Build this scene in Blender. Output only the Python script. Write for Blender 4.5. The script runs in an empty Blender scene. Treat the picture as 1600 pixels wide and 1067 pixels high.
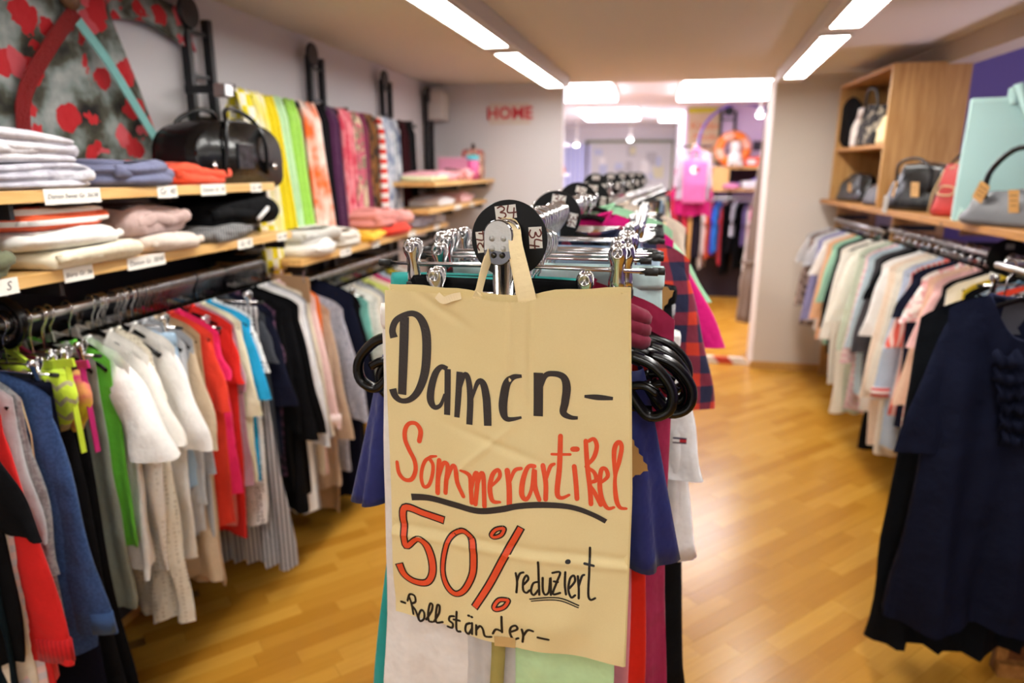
import bpy, math, random
from mathutils import Vector, Matrix, Quaternion

# ---------------------------------------------------------------- camera, world, lights, exposure
SC = bpy.context.scene
COL = SC.collection
cam_data = bpy.data.cameras.new('camera')
cam_data.lens = 24.0
cam_data.sensor_width = 36.0
cam_data.sensor_fit = 'HORIZONTAL'
cam_data.clip_start = 0.05
cam_data.clip_end = 60
cam_data.dof.use_dof = True
cam_data.dof.focus_distance = 0.93
cam_data.dof.aperture_fstop = 2.8
cam = bpy.data.objects.new('camera', cam_data)
COL.objects.link(cam)
cam.location = (0, 0, 1.6)
cam.rotation_euler = (math.radians(90 - 14.1), 0, math.radians(11.0))
SC.camera = cam

world = bpy.data.worlds.new('world')
SC.world = world
world.use_nodes = True
world.node_tree.nodes['Background'].inputs[0].default_value = (0.9, 0.95, 1, 1)
world.node_tree.nodes['Background'].inputs[1].default_value = 0.02

SC.view_settings.view_transform = 'Standard'
SC.view_settings.look = 'None'
SC.view_settings.gamma = 1.0
SC.view_settings.use_curve_mapping = False
SC.view_settings.exposure = 0.0

TUBE_GLOW = 40.0        # ceiling strip lights of the front room
PANEL_GLOW = 15.0       # ceiling panels of the back room


def area_light(name, loc, size_x, size_y, power, color, rot=(0, 0, 0)):
    d = bpy.data.lights.new(name, 'AREA')
    d.shape = 'RECTANGLE'
    d.size = size_x
    d.size_y = size_y
    d.energy = power
    d.color = color
    o = bpy.data.objects.new(name, d)
    o.location = loc
    o.rotation_euler = rot
    COL.objects.link(o)
    return o


# added fill light behind the camera (no real source), and the lilac side room's own lamp
area_light('added_front_fill', (0.2, -2.55, 1.5), 2.6, 1.5, 14, (1.0, 0.98, 0.96), (math.radians(90), 0, 0))
area_light('side_room_lamp', (2.6, 3.6, 1.0), 0.5, 1.2, 22, (0.80, 0.74, 1.0), (math.pi, 0, 0))

# ---------------------------------------------------------------- helpers
def lin(h):
    h = h.lstrip('#')
    out = []
    for i in (0, 2, 4):
        c = int(h[i:i + 2], 16) / 255
        out.append(c / 12.92 if c <= 0.04045 else ((c + 0.055) / 1.055) ** 2.4)
    return (*out, 1.0)


class NT:
    """small helper for building node trees"""
    def __init__(self, name):
        self.m = bpy.data.materials.new(name)
        self.m.use_nodes = True
        self.t = self.m.node_tree
        self.b = self.t.nodes['Principled BSDF']

    def n(self, typ, **kw):
        nd = self.t.nodes.new(typ)
        for k, v in kw.items():
            if k.startswith('i_'):
                key = k[2:]
                nd.inputs[int(key) if key.isdigit() else key].default_value = v
            else:
                setattr(nd, k, v)
        return nd

    def l(self, a, b):
        self.t.links.new(a, b)

    def math(self, op, a, b=None, c=None):
        nd = self.n('ShaderNodeMath', operation=op)
        for i, x in enumerate((a, b, c)):
            if x is None:
                continue
            if isinstance(x, (int, float)):
                nd.inputs[i].default_value = x
            else:
                self.l(x, nd.inputs[i])
        return nd.outputs[0]

    def mix(self, fac, a, b):
        nd = self.n('ShaderNodeMix', data_type='RGBA')
        for key, x in ((0, fac), (6, a), (7, b)):
            if isinstance(x, (int, float, tuple)):
                nd.inputs[key].default_value = x
            else:
                self.l(x, nd.inputs[key])
        return nd.outputs[2]

    def xyz(self):
        c = self.n('ShaderNodeTexCoord')
        s = self.n('ShaderNodeSeparateXYZ')
        self.l(c.outputs['Object'], s.inputs[0])
        return c.outputs['Object'], s.outputs[0], s.outputs[1], s.outputs[2]


_cloth = {}


def cloth(c1, pat=None, c2='#ffffff', c3=None, s=20.0, rough=0.85, sheen=0.08, wr=1.0):
    key = (c1, pat, c2, c3, s, rough, sheen, wr)
    if key in _cloth:
        return _cloth[key]
    k = NT('fabric_' + (pat or 'plain'))
    vec, x, y, z = k.xyz()
    a, b = lin(c1), lin(c2)
    dark = (a[0] + a[1] + a[2]) / 3 < 0.03 and pat is None
    if dark:
        a = tuple(q * 0.6 for q in a[:3]) + (1.0,)
    col = None
    if pat == 'bands':            # level stripes
        f = k.math('LESS_THAN', k.math('FRACT', k.math('MULTIPLY', z, s)), 0.5)
        col = k.mix(f, a, b)
    elif pat == 'pinstripe':      # upright stripes
        f = k.math('LESS_THAN', k.math('FRACT', k.math('MULTIPLY', k.math('ADD', x, k.math('MULTIPLY', y, 0.6)), s)), 0.45)
        col = k.mix(f, a, b)
    elif pat == 'plaid':
        fx = k.math('LESS_THAN', k.math('FRACT', k.math('MULTIPLY', k.math('ADD', x, y), s)), 0.42)
        fz = k.math('LESS_THAN', k.math('FRACT', k.math('MULTIPLY', z, s)), 0.42)
        f = k.math('MULTIPLY', k.math('ADD', fx, fz), 0.5)
        col = k.mix(f, a, b)
        both = k.math('MULTIPLY', fx, fz)
        col = k.mix(both, col, lin(c3 or c2))
    elif pat == 'check':
        fx = k.math('LESS_THAN', k.math('FRACT', k.math('MULTIPLY', k.math('ADD', x, y), s)), 0.5)
        fz = k.math('LESS_THAN', k.math('FRACT', k.math('MULTIPLY', z, s)), 0.5)
        f = k.math('ABSOLUTE', k.math('SUBTRACT', fx, fz))
        col = k.mix(f, a, b)
    elif pat == 'dots':
        v = k.n('ShaderNodeTexVoronoi', i_Scale=s, i_Randomness=0.25)
        k.l(vec, v.inputs['Vector'])
        col = k.mix(k.math('LESS_THAN', v.outputs['Distance'], 0.3), a, b)
    elif pat == 'floral':
        v = k.n('ShaderNodeTexVoronoi', i_Scale=s, i_Randomness=1.0)
        nz = k.n('ShaderNodeTexNoise', i_Scale=s * 0.9, i_Detail=3.0)
        mx = k.n('ShaderNodeMix', data_type='VECTOR', i_0=0.12)
        k.l(vec, mx.inputs[4]); k.l(nz.outputs['Color'], mx.inputs[5])
        k.l(vec, nz.inputs['Vector']); k.l(mx.outputs[1], v.inputs['Vector'])
        sp = k.n('ShaderNodeSeparateColor'); k.l(v.outputs['Color'], sp.inputs[0])
        col = k.mix(k.math('GREATER_THAN', sp.outputs[0], 0.45), a, b)
        col = k.mix(k.math('GREATER_THAN', sp.outputs[1], 0.66), col, lin(c3 or c2))
    elif pat == 'blossoms':       # red and pink flowers over a mottled ground
        nz = k.n('ShaderNodeTexNoise', i_Scale=7.0, i_Detail=5.0)
        k.l(vec, nz.inputs['Vector'])
        r = k.n('ShaderNodeValToRGB')
        e = r.color_ramp.elements
        e[0].position, e[0].color = 0.38, lin('#1f1d1c')
        e[1].position, e[1].color = 0.66, lin('#a9aaa8')
        m1 = e.new(0.47); m1.color = lin('#4a4a3e')
        m2 = e.new(0.55); m2.color = lin('#7f8a86')
        k.l(nz.outputs['Fac'], r.inputs[0])
        n2 = k.n('ShaderNodeTexNoise', i_Scale=26.0, i_Detail=3.0)
        k.l(vec, n2.inputs['Vector'])
        mx = k.n('ShaderNodeMix', data_type='VECTOR', i_0=0.045)
        k.l(vec, mx.inputs[4]); k.l(n2.outputs['Color'], mx.inputs[5])
        v = k.n('ShaderNodeTexVoronoi', i_Scale=s, i_Randomness=0.9)
        k.l(mx.outputs[1], v.inputs['Vector'])
        sp = k.n('ShaderNodeSeparateColor'); k.l(v.outputs['Color'], sp.inputs[0])
        fl = k.math('MULTIPLY', k.math('LESS_THAN', v.outputs['Distance'], 0.47), k.math('GREATER_THAN', sp.outputs[1], 0.12))
        hue = k.mix(k.math('GREATER_THAN', sp.outputs[0], 0.6), a, b)
        hue = k.mix(k.math('LESS_THAN', v.outputs['Distance'], 0.10), hue, lin('#5a0f14'))
        col = k.mix(fl, r.outputs[0], hue)
    elif pat == 'zigzag':
        tri = k.math('ABSOLUTE', k.math('SUBTRACT', k.math('FRACT', k.math('MULTIPLY', x, 22)), 0.5))
        zz = k.math('ADD', z, k.math('MULTIPLY', tri, 0.035))
        f = k.math('LESS_THAN', k.math('FRACT', k.math('MULTIPLY', zz, s)), 0.3)
        col = k.mix(f, a, b)
    elif pat in ('speckle', 'cloudy'):
        nz = k.n('ShaderNodeTexNoise', i_Scale=s, i_Detail=4.0)
        k.l(vec, nz.inputs['Vector'])
        r = k.n('ShaderNodeValToRGB')
        w = 0.03 if pat == 'speckle' else 0.12
        r.color_ramp.elements[0].position = 0.5 - w
        r.color_ramp.elements[1].position = 0.5 + w
        r.color_ramp.elements[0].color = a
        r.color_ramp.elements[1].color = b
        if c3:
            e = r.color_ramp.elements.new(0.5 + 2 * w); e.color = lin(c3)
        k.l(nz.outputs['Fac'], r.inputs[0])
        col = r.outputs[0]
    if col is None:
        nz = k.n('ShaderNodeTexNoise', i_Scale=60.0, i_Detail=2.0)
        k.l(vec, nz.inputs['Vector'])
        d = tuple(v * 0.86 for v in a[:3]) + (1,)
        col = k.mix(nz.outputs['Fac'], a, d)
    k.l(col, k.b.inputs['Base Color'])
    k.b.inputs['Roughness'].default_value = rough
    k.b.inputs['Sheen Weight'].default_value = 0.0 if dark else sheen
    k.b.inputs['Specular IOR Level'].default_value = 0.1 if dark else 0.22
    n1 = k.n('ShaderNodeTexNoise', i_Scale=14.0, i_Detail=3.0)
    k.l(vec, n1.inputs['Vector'])
    bp = k.n('ShaderNodeBump', i_Strength=0.5 * wr, i_Distance=0.025)
    k.l(n1.outputs['Fac'], bp.inputs['Height'])
    k.l(bp.outputs[0], k.b.inputs['Normal'])
    _cloth[key] = k.m
    return k.m


def plain(name, h, rough=0.5, metal=0.0, spec=0.5, bump=0.0, bscale=80.0, coat=0.0):
    k = NT(name)
    k.b.inputs['Base Color'].default_value = lin(h)
    k.b.inputs['Roughness'].default_value = rough
    k.b.inputs['Metallic'].default_value = metal
    k.b.inputs['Specular IOR Level'].default_value = spec
    k.b.inputs['Coat Weight'].default_value = coat
    if bump:
        vec, x, y, z = k.xyz()
        n1 = k.n('ShaderNodeTexNoise', i_Scale=bscale, i_Detail=3.0)
        k.l(vec, n1.inputs['Vector'])
        bp = k.n('ShaderNodeBump', i_Strength=bump, i_Distance=0.01)
        k.l(n1.outputs['Fac'], bp.inputs['Height'])
        k.l(bp.outputs[0], k.b.inputs['Normal'])
    return k.m


def emit(name, h, strength):
    k = NT(name)
    k.b.inputs['Base Color'].default_value = lin('#f4f4f4')
    k.b.inputs['Emission Color'].default_value = lin(h)
    k.b.inputs['Emission Strength'].default_value = strength
    return k.m


def wood(name, c1, c2, axis=0, stretch=14.0, scale=4.0, rough=0.45, knots=False):
    k = NT(name)
    vec, x, y, z = k.xyz()
    mp = k.n('ShaderNodeMapping')
    sc = [stretch, stretch, stretch]
    sc[axis] = 1.0
    mp.inputs['Scale'].default_value = sc
    k.l(vec, mp.inputs['Vector'])
    nz = k.n('ShaderNodeTexNoise', i_Scale=scale, i_Detail=4.0, i_Distortion=0.6)
    k.l(mp.outputs[0], nz.inputs['Vector'])
    r = k.n('ShaderNodeValToRGB')
    r.color_ramp.elements[0].position = 0.35
    r.color_ramp.elements[1].position = 0.68
    r.color_ramp.elements[0].color = lin(c2)
    r.color_ramp.elements[1].color = lin(c1)
    k.l(nz.outputs['Fac'], r.inputs[0])
    col = r.outputs[0]
    if knots:
        v = k.n('ShaderNodeTexVoronoi', i_Scale=4.5, i_Randomness=1.0)
        k.l(vec, v.inputs['Vector'])
        col = k.mix(k.math('LESS_THAN', v.outputs['Distance'], 0.055), col, lin('#5a3a1c'))
    k.l(col, k.b.inputs['Base Color'])
    k.b.inputs['Roughness'].default_value = rough
    return k.m


class MB:
    """collects shapes; build() links them as ONE mesh object"""
    def __init__(self):
        self.v, self.f, self.mi = [], [], []

    def add(self, vs, fs, mi=0):
        o = len(self.v)
        self.v += [tuple(p) for p in vs]
        self.f += [tuple(i + o for i in q) for q in fs]
        self.mi += [mi] * len(fs)
        return self

    def box(self, c, s, mi=0, M=None):
        hx, hy, hz = s[0] / 2, s[1] / 2, s[2] / 2
        vs = [Vector((sx * hx, sy * hy, sz * hz)) for sx in (-1, 1) for sy in (-1, 1) for sz in (-1, 1)]
        if M is not None:
            vs = [M @ p for p in vs]
        vs = [p + Vector(c) for p in vs]
        fs = [(0, 1, 3, 2), (4, 6, 7, 5), (0, 4, 5, 1), (2, 3, 7, 6), (0, 2, 6, 4), (1, 5, 7, 3)]
        return self.add(vs, fs, mi)

    def ring_loft(self, rings, closed=False, caps=True, mi=0):
        n = len(rings[0])
        vs = [p for r in rings for p in r]
        fs = []
        m = len(rings)
        for i in range(m if closed else m - 1):
            a, b = i * n, ((i + 1) % m) * n
            for j in range(n):
                fs.append((a + j, a + (j + 1) % n, b + (j + 1) % n, b + j))
        if caps and not closed:
            fs.append(tuple(range(n - 1, -1, -1)))
            fs.append(tuple(range((m - 1) * n, m * n)))
        return self.add(vs, fs, mi)

    def tube(self, pts, r, n=8, closed=False, caps=True, mi=0, up=None, flat=1.0):
        """r: number or list; flat: squash of the cross-section along the second axis"""
        P = [Vector(p) for p in pts]
        m = len(P)
        rings = []
        nrm = None
        for i in range(m):
            if closed:
                t = P[(i + 1) % m] - P[i - 1]
            else:
                t = P[min(i + 1, m - 1)] - P[max(i - 1, 0)]
            if t.length < 1e-9:
                t = Vector((0, 0, 1))
            t.normalize()
            if nrm is None:
                u = Vector(up) if up else (Vector((0, 0, 1)) if abs(t.z) < 0.9 else Vector((1, 0, 0)))
                nrm = (u - t * u.dot(t)).normalized()
            else:
                if up:
                    u = Vector(up)
                    q = u - t * u.dot(t)
                    if q.length > 1e-3:
                        nrm = q.normalized()
                nrm = (nrm - t * nrm.dot(t)).normalized()
            bn = t.cross(nrm)
            rr = r[i] if isinstance(r, (list, tuple)) else r
            rings.append([P[i] + nrm * (math.cos(2 * math.pi * j / n) * rr) + bn * (math.sin(2 * math.pi * j / n) * rr * flat) for j in range(n)])
        return self.ring_loft(rings, closed, caps, mi)

    def strap(self, pts, width, thick, up, mi=0, closed=False):
        """flat band along pts; up = direction of its width"""
        P = [Vector(p) for p in pts]
        m = len(P)
        rings = []
        for i in range(m):
            t = (P[(i + 1) % m] - P[i - 1]) if closed else (P[min(i + 1, m - 1)] - P[max(i - 1, 0)])
            t.normalize()
            u = Vector(up[i] if isinstance(up, list) else up)
            u = (u - t * u.dot(t)).normalized()
            b = t.cross(u)
            w = (width[i] if isinstance(width, (list, tuple)) else width) / 2
            h = thick / 2
            rings.append([P[i] + u * w + b * h, P[i] - u * w + b * h, P[i] - u * w - b * h, P[i] + u * w - b * h])
        return self.ring_loft(rings, closed, True, mi)

    def lathe(self, prof, n=24, c=(0, 0, 0), mi=0, axis='Z'):
        rings = []
        for r, h in prof:
            ring = []
            for j in range(n):
                a = 2 * math.pi * j / n
                p = (r * math.cos(a), r * math.sin(a), h)
                if axis == 'Y':
                    p = (p[0], p[2], p[1])
                elif axis == 'X':
                    p = (p[2], p[0], p[1])
                ring.append((p[0] + c[0], p[1] + c[1], p[2] + c[2]))
            rings.append(ring)
        return self.ring_loft(rings, False, True, mi)

    def prism(self, outline, y0, y1, plane='XZ', mi=0):
        n = len(outline)
        def q(p, d):
            return (p[0], d, p[1]) if plane == 'XZ' else ((d, p[0], p[1]) if plane == 'YZ' else (p[0], p[1], d))
        vs = [q(p, y0) for p in outline] + [q(p, y1) for p in outline]
        fs = [tuple(range(n)), tuple(range(2 * n - 1, n - 1, -1))] + [(i, i + n, (i + 1) % n + n, (i + 1) % n) for i in range(n)]
        return self.add(vs, fs, mi)

    def build(self, name, mats, parent=None, smooth=False, loc=None, rotz=None, bevel=0.0, sub=0, solid=0.0):
        me = bpy.data.meshes.new(name)
        me.from_pydata(self.v, [], self.f)
        ms = mats if isinstance(mats, (list, tuple)) else [mats]
        for m in ms:
            me.materials.append(m)
        if len(ms) > 1:
            me.polygons.foreach_set('material_index', self.mi)
        if smooth:
            me.polygons.foreach_set('use_smooth', [True] * len(me.polygons))
        me.update()
        o = bpy.data.objects.new(name, me)
        COL.objects.link(o)
        if parent is not None:
            o.parent = parent
        if loc is not None:
            o.location = loc
        if rotz is not None:
            o.rotation_euler = rotz if isinstance(rotz, tuple) else (0, 0, rotz)
        if bevel:
            b = o.modifiers.new('bevel', 'BEVEL')
            b.width = bevel
            b.segments = 2
            b.limit_method = 'ANGLE'
        if solid:
            b = o.modifiers.new('solid', 'SOLIDIFY')
            b.thickness = solid
            b.offset = 0
        if sub:
            b = o.modifiers.new('sub', 'SUBSURF')
            b.levels = sub
            b.render_levels = sub
        return o


def tag(o, label=None, cat=None, group=None, kind=None):
    if label:
        o['label'] = label
    if cat:
        o['category'] = cat
    if group:
        o['group'] = group
    if kind:
        o['kind'] = kind
    return o


def thing(name, label, cat, loc=(0, 0, 0), rotz=0.0, group=None):
    o = bpy.data.objects.new(name, None)
    o.empty_display_size = 0.05
    COL.objects.link(o)
    o.location = loc
    o.rotation_euler = rotz if isinstance(rotz, tuple) else (0, 0, rotz)
    return tag(o, label, cat, group)


def copy_tree(o, parent=None):
    c = o.copy()
    COL.objects.link(c)
    if parent is not None:
        c.parent = parent
    for ch in list(o.children):
        copy_tree(ch, c)
    return c


def text_mesh(name, body, size, mat, parent, loc, rot, shear=0.15, thick=0.0006, align='CENTER', bold=0.0, fit=None):
    cu = bpy.data.curves.new(name, 'FONT')
    cu.body = body
    cu.size = size
    cu.shear = shear
    cu.extrude = thick
    cu.offset = bold
    cu.align_x = align
    cu.align_y = 'CENTER'
    cu.resolution_u = 2
    t = bpy.data.objects.new(name + '_curve', cu)
    COL.objects.link(t)
    bpy.context.view_layer.update()
    if fit and t.dimensions.x > fit:
        cu.size = size * fit / t.dimensions.x
        bpy.context.view_layer.update()
    me = bpy.data.meshes.new_from_object(t)
    bpy.data.objects.remove(t)
    me.materials.clear()
    me.materials.append(mat)
    o = bpy.data.objects.new(name, me)
    COL.objects.link(o)
    o.parent = parent
    o.location = loc
    o.rotation_euler = rot
    return o


def smooth_line(pts, k=4):
    """Catmull-Rom through tuples of any length"""
    if len(pts) < 3:
        return [tuple(p) for p in pts]
    out = []
    P = [pts[0]] + list(pts) + [pts[-1]]
    if pts[0] == pts[-1]:
        P[0], P[-1] = pts[-2], pts[1]
    for i in range(1, len(P) - 2):
        for j in range(k):
            t = j / k
            out.append(tuple(0.5 * (2 * b + (c - a) * t + (2 * a - 5 * b + 4 * c - d) * t * t + (3 * b - a - 3 * c + d) * t ** 3)
                             for a, b, c, d in zip(P[i - 1], P[i], P[i + 1], P[i + 2])))
    out.append(tuple(P[-2]))
    return out


# shared materials
CHROME = plain('chrome', '#dedee0', 0.15, 1.0)
STEEL = plain('brushed_steel', '#c4c4c4', 0.32, 1.0)
BLACKP = plain('black_plastic', '#070708', 0.25, 0.0, 0.4)
BLACKM = plain('black_metal', '#17181c', 0.45, 0.2)
RUBBER = plain('black_rubber', '#101010', 0.6)
PAPERW = plain('white_paper', '#e9e6de', 0.8, bump=0.05)
INKB = plain('dark_ink', '#2a2320', 0.7)
INKBR = plain('brown_ink', '#6b3328', 0.7)
KRAFT = plain('kraft_card', '#b98a4f', 0.8)
PINE = wood('pine_wood', '#d9a95f', '#c08c45', axis=1)

# ---------------------------------------------------------------- setting
def struct(o, label=None):
    o['kind'] = 'structure'
    if label:
        o['label'] = label
    return o


WALLP = plain('wall_paint', '#d2cfd2', 0.9, bump=0.05, bscale=40)
CEILP = plain('ceiling_paint', '#d3cdc4', 0.95)
LILAC = plain('lilac_paint', '#dcc8e8', 0.9)
PURPLE = plain('purple_paint', '#9c8ac4', 0.9)
WHITEP = plain('white_paint', '#e6e3ea', 0.9)


def slab(name, lo, hi, mat, parent=None):
    c = [(a + b) / 2 for a, b in zip(lo, hi)]
    s = [b - a for a, b in zip(lo, hi)]
    return MB().box(c, s).build(name, mat, parent)


# floor: slab plus oak strips laid at 45 degrees
def floor_material(name, island):
    k = NT(name)
    vec, x, y, z = k.xyz()
    if island:
        g = k.n('ShaderNodeNewGeometry')
        rnd = g.outputs['Random Per Island']
    else:
        g = k.n('ShaderNodeObjectInfo')
        rnd = g.outputs['Random']
    c = k.n('ShaderNodeTexCoord')
    mp = k.n('ShaderNodeMapping')
    if island:
        mp.inputs['Rotation'].default_value = (0, 0, math.radians(-45))
    k.l(c.outputs['Object'], mp.inputs['Vector'])
    m2 = k.n('ShaderNodeMapping')
    m2.inputs['Scale'].default_value = (2.0, 30.0, 1.0)
    k.l(mp.outputs[0], m2.inputs['Vector'])
    off = k.n('ShaderNodeCombineXYZ')
    k.l(k.math('MULTIPLY', rnd, 40.0), off.inputs[0])
    k.l(k.math('MULTIPLY', rnd, 17.0), off.inputs[1])
    k.l(off.outputs[0], m2.inputs['Location'])
    nz = k.n('ShaderNodeTexNoise', i_Scale=2.5, i_Detail=4.0)
    k.l(m2.outputs[0], nz.inputs['Vector'])
    r = k.n('ShaderNodeValToRGB')
    els = r.color_ramp.elements
    els[0].position, els[0].color = 0.0, lin('#b67d26')
    els[1].position, els[1].color = 1.0, lin('#d49f40')
    e = els.new(0.5); e.color = lin('#c68f32')
    k.l(rnd, r.inputs[0])
    dark = k.mix(1.0, r.outputs[0], r.outputs[0])
    f = k.math('MULTIPLY', nz.outputs['Fac'], 0.45)
    col = k.mix(f, dark, lin('#955f14'))
    k.l(col, k.b.inputs['Base Color'])
    k.b.inputs['Roughness'].default_value = 0.26
    k.b.inputs['Specular IOR Level'].default_value = 0.45
    return k.m


FL1 = floor_material('oak_strip', False)
FL2 = floor_material('oak_strips', True)
floor = struct(slab('floor', (-1.9, -2.7, -0.06), (3.4, 13.1, -0.012), plain('floor_joint', '#85601e', 0.7)), 'warm oak strip parquet laid diagonally')
PW, PL = 0.066, 0.42
strip = MB().box((0, 0, -0.006), (PL - 0.0009, PW - 0.0007, 0.012))
strip_obj = strip.build('plank', FL1, floor)
strip_me = strip_obj.data
rr = random.Random(4)
cs = math.cos(math.radians(45))
spots, far_spots = [], []
for i in range(-30, 40):
    for j in range(-130, 190):
        a, b = (i + (0.5 if j % 2 else 0.0) + 0.21 * ((j * 7) % 3)) * PL, j * PW
        X, Y = (a - b) * cs, (a + b) * cs
        if not (-1.75 < X < 3.2 and -0.6 < Y < 12.8):
            continue
        vis = Y > 0.9 and ((-1.25 < X < -0.2 and 1.4 < Y < 3.6) or (0.1 < X < 1.35 and Y < 6.3))
        d = math.hypot(X, Y)
        (spots if vis else far_spots).append((d, X, Y))
spots.sort()
far_spots += spots[290:]
spots = spots[:290]
for k_, (d, X, Y) in enumerate(spots):
    o = strip_obj if k_ == 0 else strip_obj.copy()
    if k_:
        COL.objects.link(o)
    o.location = (X, Y, rr.uniform(-0.0006, 0.0))
    o.rotation_euler = (0, 0, math.radians(45))
mbf = MB()
R45 = Matrix.Rotation(math.radians(45), 3, 'Z')
for d, X, Y in far_spots:
    mbf.box((X, Y, -0.006), (PL - 0.0009, PW - 0.0007, 0.012), M=R45)
tag(mbf.build('planks', FL2, floor), kind='stuff')

ceiling = struct(slab('ceiling', (-1.95, -2.8, 2.28), (1.78, 5.9, 2.4), CEILP))
struct(slab('wall_left', (-1.95, -2.8, 0), (-1.8, 5.75, 2.28), WALLP))
struct(slab('wall_back', (-1.95, 5.75, 0), (-0.70, 5.9, 2.28), WALLP))
struct(slab('wall_back_right', (0.915, 5.75, 0), (1.9, 6.05, 2.28), plain('column_paint', '#d9d0c6', 0.9)))
struct(slab('wall_front', (-1.95, -2.8, 0), (3.4, -2.65, 2.4), WALLP))
struct(slab('wall_right', (3.3, -2.7, 0), (3.4, 6.05, 2.6), PURPLE))
struct(slab('wall_side_room_back', (1.9, 5.84, 0), (3.3, 6.05, 2.6), PURPLE))
struct(slab('ceiling_side_room', (1.70, -2.8, 2.5), (3.4, 6.0, 2.6), plain('side_ceiling_paint', '#8880a8', 0.95)))
struct(slab('trim_beam', (1.58, -2.7, 2.165), (1.72, 5.75, 2.5), plain('beam_paint', '#b3a594', 0.95)))
struct(slab('baseboard_left', (-1.8, -2.6, 0), (-1.785, 5.74, 0.07), PINE))
struct(slab('baseboard_back_right', (0.90, 5.735, 0), (1.6, 5.75, 0.06), PINE))
# back room
struct(slab('ceiling_back_room', (-2.6, 5.9, 2.36), (3.4, 13.2, 2.46), WHITEP))
struct(slab('wall_far', (-2.6, 13.0, 0), (0.9, 13.15, 2.36), WHITEP))
struct(slab('wall_far_left', (-1.75, 5.9, 0), (-1.62, 13.0, 2.36), WHITEP))
struct(slab('wall_lilac', (0.42, 9.2, 0), (3.4, 9.35, 2.36), LILAC))
struct(slab('wall_far_side', (0.42, 9.35, 0), (0.54, 13.0, 2.36), WHITEP))
struct(slab('wall_back_room_right', (2.6, 6.05, 0), (2.75, 9.2, 2.36), LILAC))

# red and white taped threshold strip between the rooms
th = thing('threshold_tape', 'red and white striped warning tape across the floor of the back doorway', 'tape', (0, 5.86, 0))
TR, TW = plain('tape_red', '#c8402c', 0.5), plain('tape_white', '#e6ddd2', 0.5)
xx = -0.69
for i in range(13):
    w = 0.123
    sk = 0.05
    MB().prism([(xx + 0.001, 0), (xx + w - 0.001, 0), (xx + w - 0.001 - sk, 0.055), (xx + 0.001 - sk, 0.055)], -0.02, 0.02).build('stripe', TR if i % 2 else TW, th)
    xx += w

# ceiling strip lights
DIFF = emit('lamp_diffuser', '#fbf9f4', TUBE_GLOW)
LAMPW = plain('lamp_housing', '#cfc8c2', 0.5)


def strip_light(x0, y0, x1, y1, label, segs):
    L = math.hypot(x1 - x0, y1 - y0)
    ang = math.atan2(-(x1 - x0), y1 - y0)
    t = thing('ceiling_strip_light', label, 'ceiling light', (x0, y0, 2.28), ang)
    MB().box((0, L / 2, -0.04), (0.17, L, 0.079)).build('housing', LAMPW, t, bevel=0.004)
    for a, b in segs:
        MB().box((0, (a + b) / 2, -0.083), (0.118, b - a, 0.008)).build('diffuser', DIFF, t, bevel=0.003)
        fr = MB()
        for sx in (-1, 1):
            fr.box((sx * 0.067, (a + b) / 2, -0.082), (0.012, b - a, 0.014))
        for yy in (a - 0.01, b + 0.01):
            fr.box((0, yy, -0.082), (0.146, 0.016, 0.014))
        fr.build('diffuser_rim', LAMPW, t)


def segs_for(y0, marks):
    return [(a - y0, b - y0) for a, b in marks]


strip_light(-0.975, -1.6, -0.70, 5.45, 'long white ceiling strip light left of the sale rack, above the left aisle', segs_for(-1.6, [(-1.4, -0.1), (0.75, 2.1), (2.3, 3.57), (3.78, 5.28)]))
strip_light(0.44, -1.6, 0.94, 5.4, 'long white ceiling strip light above the right aisle, in front of the wooden cabinet', segs_for(-1.6, [(-1.4, -0.1), (0.7, 1.95), (2.1, 3.39), (3.6, 5.1)]))

PAN = emit('panel_diffuser', '#f6f6ff', PANEL_GLOW)
PAN2 = emit('panel_diffuser_far', '#fffaff', PANEL_GLOW * 0.8)


def panel(x0, x1, y0, y1, label):
    t = thing('ceiling_panel_light', label, 'ceiling light', ((x0 + x1) / 2, (y0 + y1) / 2, 2.36))
    w, d = x1 - x0, y1 - y0
    MB().box((0, 0, -0.012), (w + 0.04, d + 0.04, 0.022)).build('frame', LAMPW, t)
    MB().box((0, 0, -0.043), (w, d, 0.038)).build('diffuser', PAN, t, bevel=0.012)


panel(-1.15, -0.36, 6.1, 7.6, 'glowing ceiling panel in the back room, nearest one above the left side of the doorway')
panel(-0.92, -0.17, 9.0, 10.5, 'glowing ceiling panel in the back room, further back behind the first left one')
panel(0.26, 1.18, 6.25, 7.75, 'glowing ceiling panel in the back room, above the pink apron and hoop')
panel(0.12, 0.40, 9.6, 10.9, 'small glowing ceiling panel beside the paper poster in the back room')

# ---------------------------------------------------------------- garments and hangers
TAU = 2 * math.pi


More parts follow.
